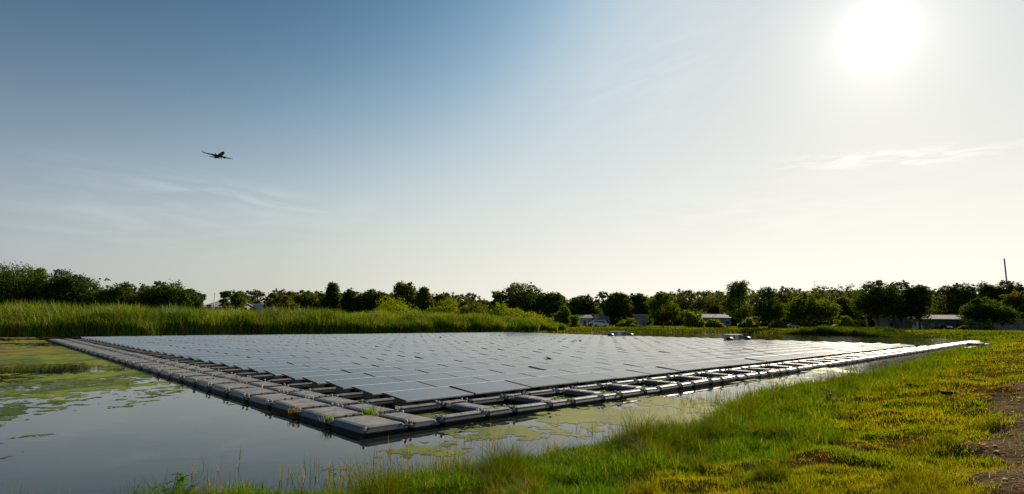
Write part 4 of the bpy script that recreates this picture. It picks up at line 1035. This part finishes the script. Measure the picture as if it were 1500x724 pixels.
# thin cirrus streaks: azimuth and elevation of the view ray, stretched noise
sp = N.new('ShaderNodeSeparateXYZ'); L.new(vn.outputs[0], sp.inputs[0])
azn = math_('ARCTAN2', sp.outputs[0], sp.outputs[1]); eln = math_('ARCSINE', sp.outputs[2])
def streak(x0, y0, x1, y1, half, amp, nsc):
    r0, r1 = ray(x0, y0), ray(x1, y1)
    a0, e0 = math.atan2(r0[0], r0[1]), math.atan2(r0[2], math.hypot(r0[0], r0[1])); a1, e1 = math.atan2(r1[0], r1[1]), math.atan2(r1[2], math.hypot(r1[0], r1[1]))
    ca, ce = (a0+a1)/2, (e0+e1)/2; ph = math.atan2(e1-e0, a1-a0); Ls = math.hypot(a1-a0, e1-e0)/2
    da, de = math_('SUBTRACT', azn, ca), math_('SUBTRACT', eln, ce)
    s_ = math_('ADD', math_('MULTIPLY', da, math.cos(ph)), math_('MULTIPLY', de, math.sin(ph))); t_ = math_('SUBTRACT', math_('MULTIPLY', de, math.cos(ph)), math_('MULTIPLY', da, math.sin(ph)))
    cb = N.new('ShaderNodeCombineXYZ'); L.new(math_('MULTIPLY', s_, nsc), cb.inputs[0]); L.new(math_('MULTIPLY', t_, nsc*6), cb.inputs[1]); cb.inputs[2].default_value = x0*.01
    nz_ = N.new('ShaderNodeTexNoise'); nz_.inputs['Scale'].default_value = 1; nz_.inputs['Detail'].default_value = 7; nz_.inputs['Distortion'].default_value = .6; L.new(cb.outputs[0], nz_.inputs['Vector'])
    mr_ = N.new('ShaderNodeMapRange'); mr_.inputs['From Min'].default_value = .42; mr_.inputs['From Max'].default_value = .75; L.new(nz_.outputs['Fac'], mr_.inputs['Value'])
    e_s = math_('POWER', math_('MULTIPLY', s_, 1/Ls), 2); e_t = math_('POWER', math_('MULTIPLY', t_, 1/half), 2)
    g_ = math_('EXPONENT', math_('MULTIPLY', math_('ADD', e_s, e_t), -1.0))
    return math_('MULTIPLY', math_('MULTIPLY', g_, mr_.outputs[0]), amp)
cl_ = math_('ADD', streak(120, 250, 520, 312, .022, .13, 9), streak(1150, 242, 1500, 214, .012, .22, 22))
cl_ = math_('ADD', cl_, math_('ADD', streak(-80, 300, 420, 330, .05, .07, 7), streak(820, 310, 1500, 270, .05, .05, 8)))
cl_ = math_('ADD', cl_, streak(820, 150, 1080, 60, .07, .05, 8))
ccol = N.new('ShaderNodeVectorMath'); ccol.operation = 'SCALE'; ccol.inputs[0].default_value = (1, .93, .88); L.new(cl_, ccol.inputs['Scale'])
gc = N.new('ShaderNodeVectorMath'); gc.operation = 'SCALE'; gc.inputs[0].default_value = (1, .95, .86); L.new(glow, gc.inputs['Scale'])
# cream haze low over the horizon, brighter towards the sun
hd = Vector((sd_.x, sd_.y, 0)).normalized()
d2 = N.new('ShaderNodeVectorMath'); d2.operation = 'DOT_PRODUCT'; L.new(vn.outputs[0], d2.inputs[0]); d2.inputs[1].default_value = hd
hr = N.new('ShaderNodeValToRGB'); L.new(d2.outputs['Value'], hr.inputs['Fac']); er = hr.color_ramp
er.elements[0].position = 0; er.elements[0].color = (.34, .35, .345, 1); er.elements[1].position = .98; er.elements[1].color = (.99, .945, .82, 1)
for ps, cc_ in [(.22, (.43, .435, .40)), (.53, (.56, .555, .465)), (.82, (.82, .79, .67))]:
    q = er.elements.new(ps); q.color = (*cc_, 1)
hf = math_('EXPONENT', math_('MULTIPLY', math_('POWER', math_('MULTIPLY', math_('MAXIMUM', eln, 0), 1/R(13.5)), 1.35), -1.0))
hm = N.new('ShaderNodeMix'); hm.data_type = 'RGBA'; L.new(hf, hm.inputs[0]); L.new(rp.outputs[0], hm.inputs[6]); L.new(hr.outputs[0], hm.inputs[7])
ad = N.new('ShaderNodeVectorMath'); ad.operation = 'ADD'; L.new(hm.outputs[2], ad.inputs[0]); L.new(gc.outputs[0], ad.inputs[1])
ad2 = N.new('ShaderNodeVectorMath'); ad2.operation = 'ADD'; L.new(ad.outputs[0], ad2.inputs[0]); L.new(ccol.outputs[0], ad2.inputs[1])
sc2 = N.new('ShaderNodeVectorMath'); sc2.operation = 'SCALE'; sc2.inputs['Scale'].default_value = 10; L.new(ad2.outputs[0], sc2.inputs[0])
L.new(sc2.outputs[0], bg.inputs['Color']); bg.inputs['Strength'].default_value = .092
S.view_settings.view_transform = 'Standard'; S.view_settings.look = 'None'; S.view_settings.exposure = .27; S.view_settings.gamma = 1
S.render.engine = 'CYCLES'; c = S.cycles
c.use_denoising = True; c.max_bounces = 8; c.transparent_max_bounces = 8; c.transmission_bounces = 4; c.diffuse_bounces = 3; c.glossy_bounces = 4
c.sample_clamp_indirect = 6; c.use_adaptive_sampling = True; c.adaptive_threshold = .015
